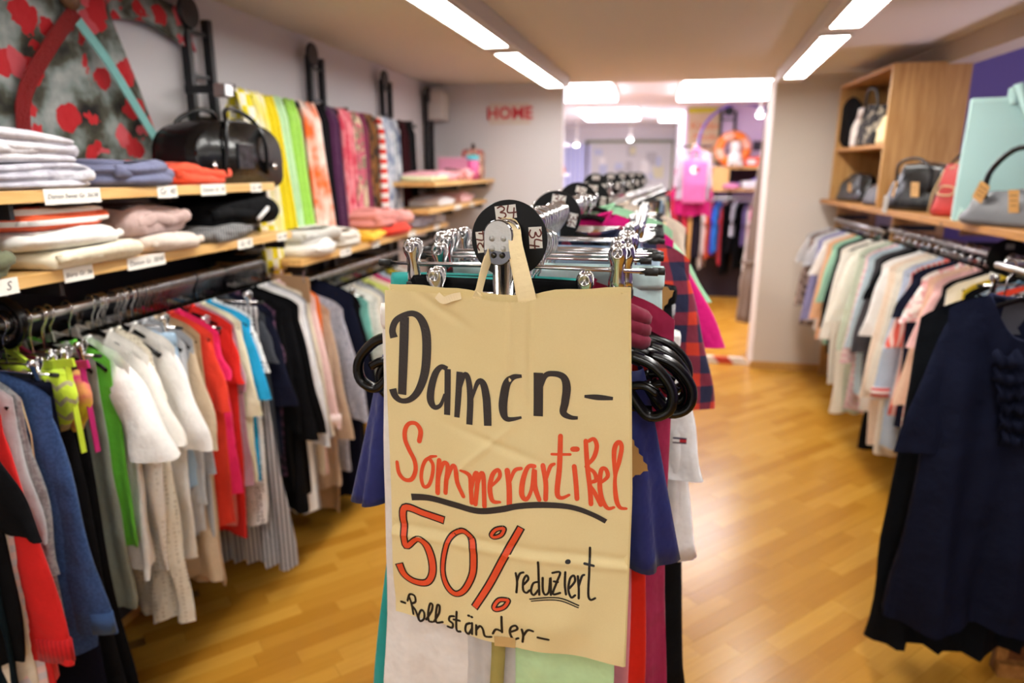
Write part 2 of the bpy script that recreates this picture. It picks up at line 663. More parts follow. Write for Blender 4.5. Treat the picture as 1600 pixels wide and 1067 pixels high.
def body_mesh(L, hw, T=0.03, neck=0.07, slope=0.34, drop=0.07, flare=1.0, fold=0.010, seed=0, nu=26, nv=18,
              waist=0.0, hem_wave=0.012, back_drop=0.015, lam=0.11):
    r = random.Random(seed)
    p1, p2, p3, p4 = [r.uniform(0, TAU) for _ in range(4)]
    l1, l2 = lam * r.uniform(0.8, 1.25), lam * 0.55 * r.uniform(0.8, 1.25)
    skew = r.uniform(-0.015, 0.015)
    us = [-math.cos(math.pi * i / nu) for i in range(nu + 1)]
    loop = [(u, -1) for u in us] + [(u, 1) for u in reversed(us[1:-1])]
    rings = []
    for i in range(nv + 1):
        v = i / nv
        v = v ** 1.25
        W = hw * (1 + (flare - 1) * v ** 1.3 - waist * math.exp(-((v - 0.45) / 0.2) ** 2))
        ring = []
        for u, side in loop:
            ax = abs(u) * hw
            if neck > 0 and ax < neck:
                q = 1 - (ax / neck) ** 2
                zt = -(drop if side < 0 else back_drop) * q
                open_ = 0.55
            else:
                zt = -slope * (ax - neck) - (6.0 * max(0, ax - hw + 0.05) ** 2)
                open_ = 0.0 if neck > 0 else 0.6
            zb = -L + hem_wave * math.sin(u * 5 + p4) + (0.01 * side)
            z = zt + (zb - zt) * v
            x = u * W + 0.006 * math.sin(9 * z + p3) * v + skew * v
            t = T * (max(0.0, 1 - abs(u) ** 3.0)) ** 0.5 * max(open_, min(1.0, 0.15 + v * 5)) * (1 + 0.35 * v)
            A = fold * (0.15 + 1.1 * v)
            y = A * math.sin(TAU * x / l1 + p1 + 0.9 * math.sin(3 * v + p2)) + 0.45 * A * math.sin(TAU * x / l2 + p2 + (1.1 if side > 0 else 0)) \
                + 0.4 * A * math.sin(13 * z + 6 * u + p3) + 0.0022 * math.sin(31 * x + 17 * z + p4) + 0.0018 * math.sin(-24 * x + 29 * z + p1)
            ring.append((x, side * t / 2 + y, z))
        rings.append(ring)
    return MB().ring_loft(rings, False, False)


def sleeve_mesh(side, L, hw, r0=0.065, r1=0.05, out=0.03, fwd=0.0, slope=0.34, neck=0.07, seed=0, flat=0.27, n=18, m=12):
    r = random.Random(seed * 7 + (1 if side > 0 else 2))
    p1, p2, p3 = [r.uniform(0, TAU) for _ in range(3)]
    ztip = -slope * (hw - neck) - 0.014
    rings = []
    for i in range(m + 1):
        v = i / m
        xo = hw - 0.012 + (out + 0.008) * v ** 0.75 + 0.004 * math.sin(9 * v + p1) * v
        k = min(1.0, v / 0.3)
        rx = 0.022 + (r0 + (r1 - r0) * v - 0.022) * (k * (2 - k))
        xc = xo - rx
        zc = ztip - 0.004 - L * v
        ring = []
        for j in range(n):
            a = TAU * j / n
            ca, sa = math.cos(a), math.sin(a)
            ry = max(0.006, rx * flat)
            x = xc + rx * ca
            y = fwd * v + ry * sa + 0.006 * math.sin(ca * 2.6 + 8 * v + p2) * (0.3 + v) + 0.004 * math.sin(ca * 5 + p3 - 5 * v) * v
            z = zc - 0.10 * rx * ca * v - 0.016 * (1 - v) * ca
            ring.append((side * x, y, z))
        rings.append(ring)
    return MB().ring_loft(rings, False, False)


def pants_mesh(L, hw, T=0.026, seed=0, hem=0.10, dx=0.0):
    r = random.Random(seed)
    mb = MB()
    for s in (-1, 1):
        rings = []
        for i in range(15):
            v = i / 14
            zc = -L * v
            half = hw / 2 * (1 - v) ** 0.7 * 1.02 + hem * (1 - (1 - v) ** 0.7)
            cx = s * (hw / 2 * (1 - 0.25 * v)) + 0.008 * math.sin(5 * v + seed)
            ring = []
            for j in range(16):
                a = TAU * j / 16
                ca, sa = math.cos(a), math.sin(a)
                y = T * 0.62 * sa * (1 + 0.15 * v) + 0.004 * math.sin(11 * v + 3 * ca + seed) + s * 0.002
                ring.append((cx + half * ca, y, zc))
            rings.append(ring)
        mb.ring_loft(rings, False, True)
    return mb


_hang = {}


def hanger(kind, loc, rotz, label, group, hw=0.2, hook_drop=0.085, tilt=0.0, parts=True):
    """chrome hook over the rail at loc, plastic shoulders or chrome clip bar below; origin on the rail's axis"""
    key = (kind, round(hw, 3), round(hook_drop, 3))
    if key in _hang:
        t = copy_tree(_hang[key])
        t.location = loc
        t.rotation_euler = (0, tilt, rotz)
        tag(t, label, 'hanger', group)
        for k_ in ('group',):
            if group is None and k_ in t:
                del t[k_]
        return t
    t = thing('clothes_hanger', label, 'hanger', loc, (0, tilt, rotz), group)
    R = 0.019
    pts = []
    for i in range(13):
        a = math.radians(-30 + i * (210 / 12))
        pts.append((-R * math.cos(a) if False else R * math.cos(math.pi - a) * -1, 0, R * math.sin(a)))
    pts = [(R * math.cos(math.radians(200 - 215 * i / 12)), 0, R * math.sin(math.radians(200 - 215 * i / 12))) for i in range(13)]
    pts += [(R * 0.85, 0, -0.014), (0.008, 0, -0.027), (0, 0, -0.038), (0, 0, -hook_drop)]
    MB().tube(pts, 0.0025, n=6).build('hook', CHROME, t, smooth=True)
    if kind == 'plastic':
        arm = []
        z0 = -hook_drop
        for i in range(-8, 9):
            u = i / 8
            arm.append((u * (hw - 0.012), 0, z0 - 0.30 * max(0, abs(u) - 0.12) * hw - 0.02 * abs(u) ** 4))
        MB().tube(arm, 0.0075, n=8, up=(0, 0, 1), flat=0.75).build('shoulder_bar', BLACKP, t, smooth=True)
    else:
        z0 = -hook_drop
        MB().tube([(-hw, 0, z0), (0, 0, z0 + 0.002), (hw, 0, z0)], 0.0028, n=8).build('clip_bar', CHROME, t, smooth=True)
        for s in (-1, 1):
            MB().tube([(s * (hw - 0.012), 0, z0), (s * (hw + 0.006), 0, z0)], 0.0055, n=10).build('end_cap', RUBBER, t, smooth=True)
            clip(t, s * (hw - 0.05), z0)
    _hang[key] = t
    return t


def clip(parent, x, z0):
    """spring clip: two curved leaves with round thumb ends, a spring loop and rubber pads"""
    c = MB()
    prof = [(-0.030, 0.0105, 0.0035), (-0.016, 0.0105, 0.0040), (-0.002, 0.0085, 0.0055), (0.010, 0.0085, 0.0090), (0.018, 0.0115, 0.0120), (0.026, 0.0120, 0.0142), (0.033, 0.0100, 0.0150), (0.0375, 0.0055, 0.0150)]
    for sy in (-1, 1):
        vs, fs = [], []
        nc = 7
        for (pz, w, d) in prof:
            for j in range(nc):
                u = j / (nc - 1) * 2 - 1
                vs.append((x + w * u, sy * (d - 0.0045 * u * u), z0 + pz))
        for i in range(len(prof) - 1):
            for j in range(nc - 1):
                a = i * nc + j
                fs.append((a, a + 1, a + nc + 1, a + nc))
        c.add(vs, fs)
    o = c.build('clip', CHROME, parent, smooth=True, solid=0.0012)
    for sy in (-1, 1):
        rv = MB()
        rv.tube([(x + 0.0072 * math.cos(TAU * i / 16), sy * (0.0142 + 0.0003), z0 + 0.0265 + 0.0072 * math.sin(TAU * i / 16)) for i in range(16)], 0.0014, n=5, closed=True)
        rv.lathe([(0.0, sy * 0.0128), (0.004, sy * 0.0132), (0.0066, sy * 0.0150)], 12, (x, 0, z0 + 0.0265), axis='Y')
        rv.build('thumb_dimple', CHROME, o, smooth=True)
    MB().tube([(x - 0.009, 0, z0 + 0.004), (x + 0.009, 0, z0 + 0.004)], 0.0052, n=10).build('spring', STEEL, o, smooth=True)
    pad = MB().box((x, 0, z0 - 0.034), (0.024, 0.013, 0.014))
    pad.build('clip_pad', RUBBER, o, bevel=0.002)
    return o


RACKED = []
DISCM = plain('disc_black', '#060606', 0.4, 0.0, 0.25)


def behind(group, y, first, seen):
    """a label naming the garment just in front of this spare hanger"""
    c = [(g_y, sh) for g, g_y, sh in RACKED if g == group and g_y <= y + 1e-6]
    sh = max(c)[1] if c else 'first garment'
    k_ = seen.get(sh, 0)
    seen[sh] = k_ + 1
    return first[k_ > 0] + ' ' + ('further ' if k_ > 1 else '') + 'behind the ' + sh


_gseed = [10]


def garment(name, label, short, cat, mat, x, y, z, L, hw=0.2, sleeve=None, sl=0.2, T=0.026, flare=1.0, fold=0.010, neck=0.07, drop=0.07,
            rotz=0.0, dx=0.0, hang='plastic', hook=0.085, group='clothes', hlabel=None, hgroup=None, dark=None, out=0.03, waist=0.0, smat=None,
            cuff=None, lam=0.11, hem=0.1, slope=0.34, r0=0.062, r1=0.048, hw_h=None, dy=0.0, fwd=0.0, nv=18, nu=26, with_hanger=True, sides=(-1, 1), sflat=0.27):
    """a garment and the hanger it hangs from (two things); z = rail axis"""
    _gseed[0] += 1
    sd = _gseed[0]
    hz = hook
    if with_hanger:
        hanger(hang, (x, y, z), rotz, hlabel or ('black hanger with chrome hook carrying the ' + short if hang == 'plastic' else 'chrome clip hanger carrying the ' + short),
               hgroup, hw=hw_h or (min(hw, 0.205) if hang == 'plastic' else min(hw + 0.02, 0.22)), hook_drop=hz)
    zz = z - hz
    m = mat
    if name in ('trousers', 'jeans', 'shorts'):
        o = pants_mesh(L, hw, T, sd, hem=hem).build(name, m, None, smooth=True)
        zz -= 0.02
        wb = MB()
        ring = []
        wb.tube([(hw * 1.01 * math.cos(TAU * i / 20), T * 0.75 * math.sin(TAU * i / 20), -0.015) for i in range(20)], 0.018, n=6, closed=True, up=(0, 0, 1), flat=0.18)
        wb.build('waistband', m, o, smooth=True)
    elif name in ('skirt',):
        o = body_mesh(L, hw, T, 0, 0, 0, flare, fold, sd, nu=nu, nv=nv, lam=lam).build(name, m, None, smooth=True)
        zz -= 0.02
        wb = MB()
        wb.tube([(hw * 1.01 * math.cos(TAU * i / 20), T * 0.6 * math.sin(TAU * i / 20), -0.015) for i in range(20)], 0.02, n=6, closed=True, up=(0, 0, 1), flat=0.15)
        wb.build('waistband', m, o, smooth=True)
    else:
        o = body_mesh(L, hw, T, neck, slope, drop, flare, fold, sd, waist=waist, nv=nv, nu=nu, lam=lam).build(name, m, None, smooth=True)
        zz += 0.012
        if sleeve:
            Ls = {'short': 0.19, 'three': 0.38, 'long': 0.56, 'cap': 0.08}[sleeve] if sl == 0.2 else sl
            for s in sides:
                so = sleeve_mesh(s, Ls, hw, r0, r1, out if (s > 0) == (x < 0) or abs(x) < 0.6 else 0.0, fwd, slope, neck, sd, flat=sflat).build('sleeve', smat or m, o, smooth=True)
                if cuff:
                    zt = -slope * (hw - neck) - 0.047 - Ls
                    xc = s * (hw - 0.004 + (out if (s > 0) == (x < 0) or abs(x) < 0.6 else 0.0) - r1)
                    MB().tube([(xc, fwd, zt + 0.085), (xc, fwd, zt + 0.03)], r1 * 1.05, n=14, up=(1, 0, 0), flat=0.29).build('cuff', cuff, so, smooth=True)
        if neck > 0:   # neckband
            pts = []
            for i in range(24):
                a = TAU * i / 24
                fx = math.cos(a)
                q = 1 - fx * fx
                zz_ = -(drop if math.sin(a) < 0 else 0.015) * q
                pts.append((neck * fx, 0.010 * math.sin(a) * (1 if True else 0), zz_ + 0.002))
            MB().tube(pts, 0.005, n=5, closed=True).build('neckband', dark or m, o, smooth=True)
    o.location = (x + dx * math.cos(rotz), y + dx * math.sin(rotz) + dy, zz)
    RACKED.append((group, y, short))
    o.rotation_euler = (0, 0, rotz)
    tag(o, label, cat, group)
    return o


def price_tag(parent, loc, rot, w=0.035, h=0.055, mat=None, scribble=True, lines=3):
    t = MB().box((0, 0, -h / 2), (w, 0.0012, h)).build('price_tag', mat or KRAFT, parent, loc=loc, rotz=rot)
    if scribble:
        q = MB()
        for i in range(lines):
            q.box((0, -0.0008, -h * (0.25 + 0.22 * i)), (w * (0.75 - 0.1 * i), 0.0004, 0.003))
        q.build('tag_print', INKB, t)
    return t


def disc_divider(loc, label, mat_label=None, text=None, r=0.054, group=None, tiltz=0.0):
    t = thing('size_divider_disc', label, 'size divider', loc, tiltz, group)
    MB().lathe([(0.021, -0.0012), (r, -0.0012), (r + 0.0008, 0), (r, 0.0012), (0.021, 0.0012), (0.021, -0.0012)], 48, axis='Y').build('disc', DISCM, t, smooth=False)
    return t

# ---------------------------------------------------------------- left wall: uprights, shelves, rails
SHELFW = wood('shelf_beech', '#e0b878', '#c99a58', axis=1, stretch=16)


def upright(y, label, boxed=False):
    t = thing('wall_upright', label, 'shelf upright', (-1.8, y, 0), 0, None)
    for dy in (-0.07, 0.07):
        MB().box((0.035, dy, 1.13), (0.035, 0.028, 2.10)).build('post', BLACKM, t, bevel=0.003)
    for i in range(13):
        MB().box((0.035, 0, 0.20 + i * 0.16), (0.014, 0.12, 0.014)).build('rung', BLACKM, t)
    MB().lathe([(0, 0.05), (0.055, 0.05), (0.06, 0.058), (0.055, 0.068), (0, 0.068)], 24, (0, -0.075, 2.18), axis='X').build('end_disc', BLACKM, t, smooth=False)
    return t


upright(2.60, 'black ladder upright on the left wall behind the black leather handbag')
upright(3.60, 'black ladder upright on the left wall above the pink and red scarves')
upright(4.62, 'black ladder upright on the left wall above the dark maroon scarf')
upright(5.55, 'black ladder upright in the corner under the white wall box')
t = thing('wall_box', 'white junction box high in the corner of the left wall', 'box', (-1.715, 5.60, 2.02))
MB().box((0, 0, 0.08), (0.16, 0.20, 0.22)).build('casing', plain('box_white', '#cfc9c4', 0.6), t, bevel=0.006)
MB().box((0.082, 0, 0.08), (0.006, 0.16, 0.17)).build('cover', plain('box_cover', '#d8d3ce', 0.6), t, bevel=0.002)


def shelf(label, x0, x1, y0, y1, ztop, labels=(), brackets=(), mat=None):
    t = thing('wall_shelf', label, 'shelf', ((x0 + x1) / 2, (y0 + y1) / 2, ztop - 0.028))
    cx, cy = (x0 + x1) / 2, (y0 + y1) / 2
    MB().box((0, 0, 0.014), (x1 - x0, y1 - y0, 0.028)).build('board', mat or SHELFW, t, bevel=0.002)
    for by in brackets:
        MB().box((0, by - cy, -0.018), (x1 - x0 - 0.03, 0.012, 0.036)).build('bracket', BLACKM, t)
    for (ly, w, h, txt) in labels:
        p = MB().box((x1 - cx + 0.0012, ly - cy, 0.012), (0.0016, w, h)).build('label_strip', PAPERW, t)
        text_mesh('lettering', txt, h * 0.78, INKB, p, (x1 - cx + 0.0022, ly - cy, 0.012), (math.radians(90), 0, math.radians(90)), 0.25, 0.0002, fit=w * 0.9)
    return t


shelf('upper beech shelf on the left wall holding the black handbag', -1.79, -1.37, 0.6, 2.40, 1.555,
      [(1.46, 0.17, 0.036, 'Damen Sweat Gr. 36/38'), (1.80, 0.085, 0.034, 'Gr. 40'), (2.02, 0.13, 0.034, 'Damen Gr. 42'), (2.27, 0.07, 0.03, 'Gr. 44')], (1.3, 2.36))
shelf('middle beech shelf on the left wall under the folded striped sweater', -1.79, -1.37, 0.6, 2.50, 1.368,
      [(1.245, 0.05, 0.036, 'S'), (1.44, 0.09, 0.034, 'Shirts Gr. 36'), (1.68, 0.15, 0.034, 'Damen Gr. 38/40'), (2.17, 0.09, 0.032, 'Gr. 42'), (2.42, 0.07, 0.03, 'Gr. 44')], (1.4, 2.46))
shelf('long lower beech shelf on the left wall under the scarves', -1.79, -1.37, 2.56, 4.70, 1.245,
      [(2.98, 0.12, 0.034, 'Gr. 34/36'), (3.35, 0.10, 0.032, 'Gr. 38'), (3.92, 0.12, 0.032, 'Gr. 40'), (4.42, 0.12, 0.032, 'Gr. 42')], (2.62, 3.6, 4.62))
shelf('far upper beech shelf in the back left corner with the pink box', -1.79, -1.26, 4.05, 5.72, 1.530, [], (4.62, 5.5))
shelf('far lower beech shelf in the back left corner under the pink box', -1.79, -1.30, 4.05, 5.60, 1.365, [(4.7, 0.16, 0.03, 'Gr. 36'), (5.1, 0.12, 0.03, 'Gr. 38')], (4.62, 5.5))


def rail(label, x, y0, y1, z, wallx, mat=STEEL):
    t = thing('clothes_rail', label, 'clothes rail', (x, (y0 + y1) / 2, z))
    h = (y1 - y0) / 2
    MB().tube([(0, -h, -0.004), (0, h, -0.004)], 0.0125, n=12).build('tube', mat, t, smooth=True)
    n = max(2, int((y1 - y0) / 1.0) + 1)
    for i in range(n):
        yy = -h + 0.05 + i * (2 * h - 0.1) / (n - 1)
        MB().box(((wallx - x) / 2, yy, 0.012), (abs(wallx - x), 0.010, 0.03)).build('rail_bracket', BLACKM, t)
    return t


RX, RZ1, RZ2 = -1.5, 1.245, 1.115
rail('steel clothes rail under the middle shelf on the left wall', RX, 0.55, 2.52, RZ1, -1.79)
rail('lower steel clothes rail under the scarf shelf on the left wall', RX, 2.58, 4.72, RZ2, -1.79)
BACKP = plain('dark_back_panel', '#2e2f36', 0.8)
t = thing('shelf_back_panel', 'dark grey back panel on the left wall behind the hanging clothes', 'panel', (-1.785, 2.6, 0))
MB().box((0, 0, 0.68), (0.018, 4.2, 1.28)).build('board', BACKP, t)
t = thing('ring_divider', 'black ring divider on the left wall rail beside the black trousers', 'size divider', (RX, 1.335, RZ1))
MB().tube([(0.055 * math.cos(TAU * i / 28), 0, 0.055 * math.sin(TAU * i / 28)) for i in range(28)], 0.012, n=8, closed=True).build('ring', BLACKP, t, smooth=True)
MB().tube([(0.026 * math.cos(TAU * i / 20), 0, 0.026 * math.sin(TAU * i / 20)) for i in range(20)], 0.006, n=6, closed=True).build('inner_ring', BLACKP, t, smooth=True)

# ------------------------------------------------ clothes on the left wall rail, from the camera outwards
GL = 'clothes on the left wall rail'
W1 = cloth('#f1efec'); W2 = cloth('#eeeae2'); CREAM = cloth('#e9e1cd'); BLK = cloth('#111114'); BLK2 = cloth('#17171b'); NAVY = cloth('#1d2036')
DENIM = cloth('#2c4470', 'speckle', '#35507e', s=160); LDENIM = cloth('#8fb0cf', 'cloudy', '#a9c4da', s=9)
STITCH = plain('stitching', '#c9b48c', 0.8)


def L(y, name, short, mat, length, **kw):
    kw.setdefault('group', GL)
    cat = kw.pop('cat', {'trousers': 'trousers', 'jeans': 'jeans', 'skirt': 'skirt', 'dress': 'dress', 'jacket': 'jacket', 'blazer': 'jacket', 'cardigan': 'cardigan', 'coat': 'coat'}.get(name, 'top'))
    where = kw.pop('where', 'hanging on the left wall rail')
    z = RZ1 if y < 2.54 else RZ2
    kw.setdefault('rotz', random.Random(int(y * 1000)).uniform(-0.10, 0.06))
    return garment(name, short + ' ' + where, short, cat, mat, RX, y, z, length, **kw)


L(1.045, 'tshirt', 'black short-sleeved tee nearest the camera', BLK, 0.62, sleeve='short', sl=0.24, hw=0.215, out=0.10)
L(1.06, 'top', 'dark petrol vest behind the nearest black tee', cloth('#10222a'), 0.74, hw=0.2)
L(1.075, 'blouse', 'cream short blouse beside the red sweatshirt', cloth('#e3d8c3'), 0.74, sleeve='short', sl=0.2, hw=0.205)
L(1.085, 'top', 'pale pink top with a striped hem', cloth('#e6c8c4', 'bands', '#cfc8cc', s=30), 0.80, hw=0.2)
L(1.11, 'sweatshirt', 'red sweatshirt with ribbed cuffs', cloth('#d3201f'), 0.72, sleeve='long', sl=0.58, hw=0.21, T=0.045, cuff=cloth('#c11a1c', 'pinstripe', '#a81418', s=90), r1=0.058, out=0.075)
L(1.165, 'shirt', 'pale grey shirt next to the denim jacket', cloth('#c2c5c9'), 0.60, sleeve='long', sl=0.34, hw=0.17)
L(1.19, 'cardigan', 'mid grey knitted cardigan next to the denim jacket', cloth('#8d8f92', 'speckle', '#a2a4a6', s=120), 0.70, sleeve='long', sl=0.42, hw=0.18)
dj = L(1.222, 'jacket', 'blue denim jacket with stitched shoulder seam', DENIM, 0.70, sleeve='long', sl=0.59, hw=0.215, T=0.05, out=0.075, r0=0.075, r1=0.06, cuff=cloth('#34507c'), fold=0.006)
for s in (-1, 1):
    MB().tube([(s * 0.17, -0.03, -0.06), (s * 0.185, -0.034, -0.14), (s * 0.18, -0.034, -0.22)], 0.0022, n=4).build('seam', STITCH, dj)
L(1.27, 'trousers', 'dark navy trousers behind the denim jacket', cloth('#16182b'), 1.06, hw=0.17, hang='clip', hem=0.15, hook=0.10)
L(1.325, 'trousers', 'long black wide trousers beside the bikini', BLK2, 1.10, hw=0.16, hang='clip', hem=0.19, T=0.05, hook=0.10, dx=-0.03)
L(1.36, 'trousers', 'second pair of black trousers beside the bikini', BLK, 1.08, hw=0.16, hang='clip', hem=0.17, T=0.04, hook=0.10, dx=-0.02)

# bikini tops on a clip hanger
hanger('clip', (RX + 0.0, 1.40, RZ1), -0.35, 'chrome clip hanger carrying the lime zigzag bikini', None, hw=0.16, hook_drop=0.10)


def bikini(y, z, label, mat, tie):
    t = thing('bikini', label, 'bikini', (RX + 0.07, y, z), -0.35, GL)
    for s in (-1, 1):
        rings = []
        for i in range(8):
            v = i / 7
            w = 0.085 * math.sin(math.pi * min(1, 0.25 + v * 0.75)) + 0.004
            rings.append([(s * 0.085 + w * math.cos(TAU * j / 14), -0.02 + 0.028 * math.sin(TAU * j / 14) * (1 - v * 0.4), -0.02 - 0.15 * v) for j in range(14)])
        MB().ring_loft(rings).build('cup', mat, t, smooth=True)
    MB().strap([(-0.17, -0.01, 0.01), (0, -0.025, -0.02), (0.17, -0.01, 0.012)], 0.02, 0.006, (0, 0, 1)).build('strap', tie, t)
    MB().strap([(0.15, -0.015, 0.0), (0.165, -0.02, -0.1), (0.16, -0.015, -0.21)], 0.012, 0.004, (0, 1, 0)).build('strap', tie, t)
    return t


bikini(1.355, RZ1 - 0.085, 'lime green bikini top with grey zigzags hanging on the left wall rail', cloth('#c3dc3c', 'zigzag', '#a9a27c', s=26), cloth('#c9e03a'))
hanger('clip', (RX, 1.435, RZ1), -0.02, 'chrome clip hanger carrying the orange and magenta bikini', None, hw=0.16, hook_drop=0.10)
bikini(1.395, RZ1 - 0.10, 'yellow and magenta bikini top behind the lime zigzag one', cloth('#e0c52e', 'cloudy', '#c52a6e', s=9), cloth('#b8216b'))
L(1.44, 'dress', 'grey-green slip dress beside the white blouses', cloth('#8f968a'), 0.74, hw=0.15, fold=0.012)
L(1.46, 'top', 'bright green strappy top beside the white blouses', cloth('#69c43c'), 0.56, hw=0.165)
wt = L(1.52, 'blouse', 'white blouse with wide turned-up sleeves nearest the bikini', W1, 0.66, sleeve='short', sl=0.25, hw=0.20, out=0.11, r0=0.050, r1=0.068, T=0.04, fold=0.014, rotz=-0.15, sflat=0.72)
wt2 = L(1.60, 'blouse', 'white blouse with a perforated yoke', cloth('#f0ede6', 'dots', '#d9d4cb', s=60), 0.70, sleeve='short', sl=0.24, hw=0.20, out=0.09, r0=0.05, r1=0.058, sflat=0.5, T=0.03, fold=0.012, smat=W2, rotz=-0.2)
L(1.635, 'dress', 'long cream crochet lace dress', cloth('#ece5d4', 'dots', '#c8bda6', s=75), 0.90, sleeve='short', sl=0.14, hw=0.19, fold=0.014, flare=1.1, rotz=-0.25)
L(1.685, 'tshirt', 'white tee with broad half sleeve', cloth('#f3f1ee'), 0.72, sleeve='short', sl=0.30, hw=0.2, out=0.09, r0=0.05, r1=0.06, sflat=0.45, rotz=-0.1)
L(1.70, 'skirt', 'light blue denim skirt', LDENIM, 0.46, hw=0.18, hang='clip', flare=1.12, hook=0.085)
L(1.725, 'shirt', 'light grey shirt with rounded collar', cloth('#c3c5c8'), 0.66, sleeve='long', sl=0.50, hw=0.2, rotz=-0.1)
L(1.75, 'shirt', 'silver grey satin shirt', cloth('#a9acb1', rough=0.5), 0.70, sleeve='long', sl=0.42, hw=0.2)
L(1.775, 'cardigan', 'beige cardigan with rolled cuff', cloth('#cdb79b'), 0.86, sleeve='three', sl=0.33, hw=0.205, out=0.06, r1=0.055, rotz=-0.15)
L(1.81, 'dress', 'tan jersey dress behind the beige cardigan', cloth('#b89a78'), 0.90, hw=0.19)
L(1.845, 'tshirt', 'bright red tee with elastic sleeve', cloth('#e8402c'), 0.70, sleeve='short', sl=0.24, hw=0.205, out=0.05)
L(1.875, 'top', 'hot pink ruffled top', cloth('#ea2a6b'), 0.6, sleeve='short', sl=0.15, hw=0.205, fold=0.014)
L(1.905, 'skirt', 'salmon pink skirt hanging low', cloth('#d6756c'), 0.66, hw=0.17, hang='clip', hook=0.13)
L(1.94, 'top', 'scarlet tunic behind the salmon skirt', cloth('#d9281f'), 0.80, hw=0.2, sleeve='short')
L(1.97, 'blouse', 'dusty mauve sheer blouse', cloth('#b9909f'), 0.62, sleeve='short', sl=0.22, hw=0.2, fold=0.012)
L(2.0, 'blouse', 'cream top with lime edge', cloth('#e8e6c8'), 0.62, sleeve='short', sl=0.32, hw=0.2, out=0.05)
L(2.03, 'tshirt', 'turquoise blue tee', cloth('#22a3d8'), 0.64, sleeve='short', sl=0.27, hw=0.205, out=0.06)
L(2.06, 'blouse', 'white blouse with black dots', cloth('#e9e8e6', 'dots', '#1b1b1e', s=70), 0.82, sleeve='short', sl=0.18, hw=0.205, out=0.05)
L(2.095, 'skirt', 'long grey pleated stripe skirt reaching lowest', cloth('#b9b6b6', 'pinstripe', '#5d5b62', s=55), 0.98, hw=0.2, flare=1.3, fold=0.018, hang='clip', lam=0.06)
L(2.13, 'tshirt', 'charcoal tee with cap sleeve', cloth('#3b3f47'), 0.66, sleeve='short', sl=0.16, hw=0.21, out=0.05)
L(2.165, 'top', 'navy batwing top', NAVY, 0.60, sleeve='short', sl=0.34, hw=0.21, out=0.07, r0=0.075, r1=0.07)
L(2.20, 'blouse', 'dark plum blouse with tiny print', cloth('#241a2b', 'speckle', '#5a3a52', s=50), 0.70, sleeve='short', hw=0.21)
L(2.235, 'blazer', 'black blazer with narrow sleeve', BLK, 0.78, sleeve='long', sl=0.46, hw=0.215, T=0.05, out=0.05)
L(2.275, 'blazer', 'second black blazer, longer with a pale inner tag', BLK2, 0.88, sleeve='long', sl=0.52, hw=0.22, T=0.05, out=0.07)
L(2.315, 'jacket', 'black jacket beside the white long shirt', cloth('#0d0d10'), 0.84, sleeve='long', sl=0.50, hw=0.225, T=0.05, out=0.08, r0=0.075, r1=0.065)
L(2.35, 'blouse', 'long white shirt beside the black jackets', cloth('#f4f2ef'), 0.92, sleeve='long', sl=0.52, hw=0.22, out=0.07)
L(2.385, 'blouse', 'white satin shirt behind the long white shirt', cloth('#e9e8ea', rough=0.5), 0.86, sleeve='long', sl=0.58, hw=0.22, out=0.08)
L(2.42, 'cardigan', 'thin grey cardigan between white and pink', cloth('#a3a3a8'), 0.95, sleeve='long', hw=0.215, out=0.07)
L(2.45, 'blouse', 'ecru blouse beside the pale pink cardigan', cloth('#e4d6bf'), 0.80, sleeve='long', hw=0.215, out=0.07)
L(2.48, 'cardigan', 'pale pink cardigan with banded sleeve', cloth('#ecc9c6'), 0.82, sleeve='long', sl=0.54, hw=0.22, out=0.08, cuff=cloth('#f3dcd8'))
L(2.51, 'top', 'orange knit vest between pink and beige', cloth('#ef7f3c'), 0.30, hw=0.22, hlabel='black plastic hanger with chrome hook carrying the orange knit vest')
# second rail
L(2.60, 'cardigan', 'beige wool cardigan behind the orange vest', cloth('#c4ac94'), 0.86, sleeve='long', hw=0.22, out=0.08, T=0.05, hook=0.03)
L(2.66, 'dress', 'tan dress under the beige wool cardigan', cloth('#b4946f'), 0.98, hw=0.2, hook=0.05)
L(2.72, 'coat', 'grey-blue tweed coat', cloth('#9a9cab', 'speckle', '#b4b4c0', s=110), 0.82, sleeve='long', sl=0.5, hw=0.23, out=0.11, T=0.06, hook=0.04)
L(2.80, 'coat', 'long navy coat with raised shoulder', cloth('#191d33'), 1.02, sleeve='long', hw=0.235, out=0.11, T=0.07, hook=0.0, hlabel='black plastic hanger with chrome hook carrying the long navy coat')
L(2.87, 'coat', 'long black coat behind the navy coat', BLK, 1.0, sleeve='long', hw=0.23, out=0.11, T=0.07, hook=0.02)
L(2.96, 'trousers', 'black trousers behind the long black coat', BLK2, 0.96, hw=0.2, hang='clip')
L(3.05, 'top', 'teal top with sheer hem beside the white knit', cloth('#7cc4b8'), 0.5, hw=0.2, sleeve='short')
L(3.12, 'sweater', 'chunky white knitted sweater behind the hanger loop', cloth('#e8e6e0', 'speckle', '#d2d0c8', s=90), 0.66, sleeve='long', sl=0.52, hw=0.215, T=0.06, out=0.07)
L(3.2, 'sweater', 'ivory knitted sweater behind the chunky white one', cloth('#e5e0d2'), 0.66, sleeve='long', hw=0.21, T=0.05, out=0.06)
L(3.28, 'cardigan', 'light grey cardigan before the lime blouse', cloth('#a8abb0'), 0.64, sleeve='long', hw=0.21, out=0.06)
L(3.36, 'blouse', 'lime yellow blouse far along the left rail', cloth('#d9e07a'), 0.62, sleeve='three', hw=0.21)
L(3.44, 'blouse', 'pale peach blouse after the lime blouse', cloth('#efd8c2'), 0.62, sleeve='long', hw=0.21)
L(3.52, 'cardigan', 'hot pink cardigan far along the left rail', cloth('#d82a76'), 0.60, sleeve='long', hw=0.21)
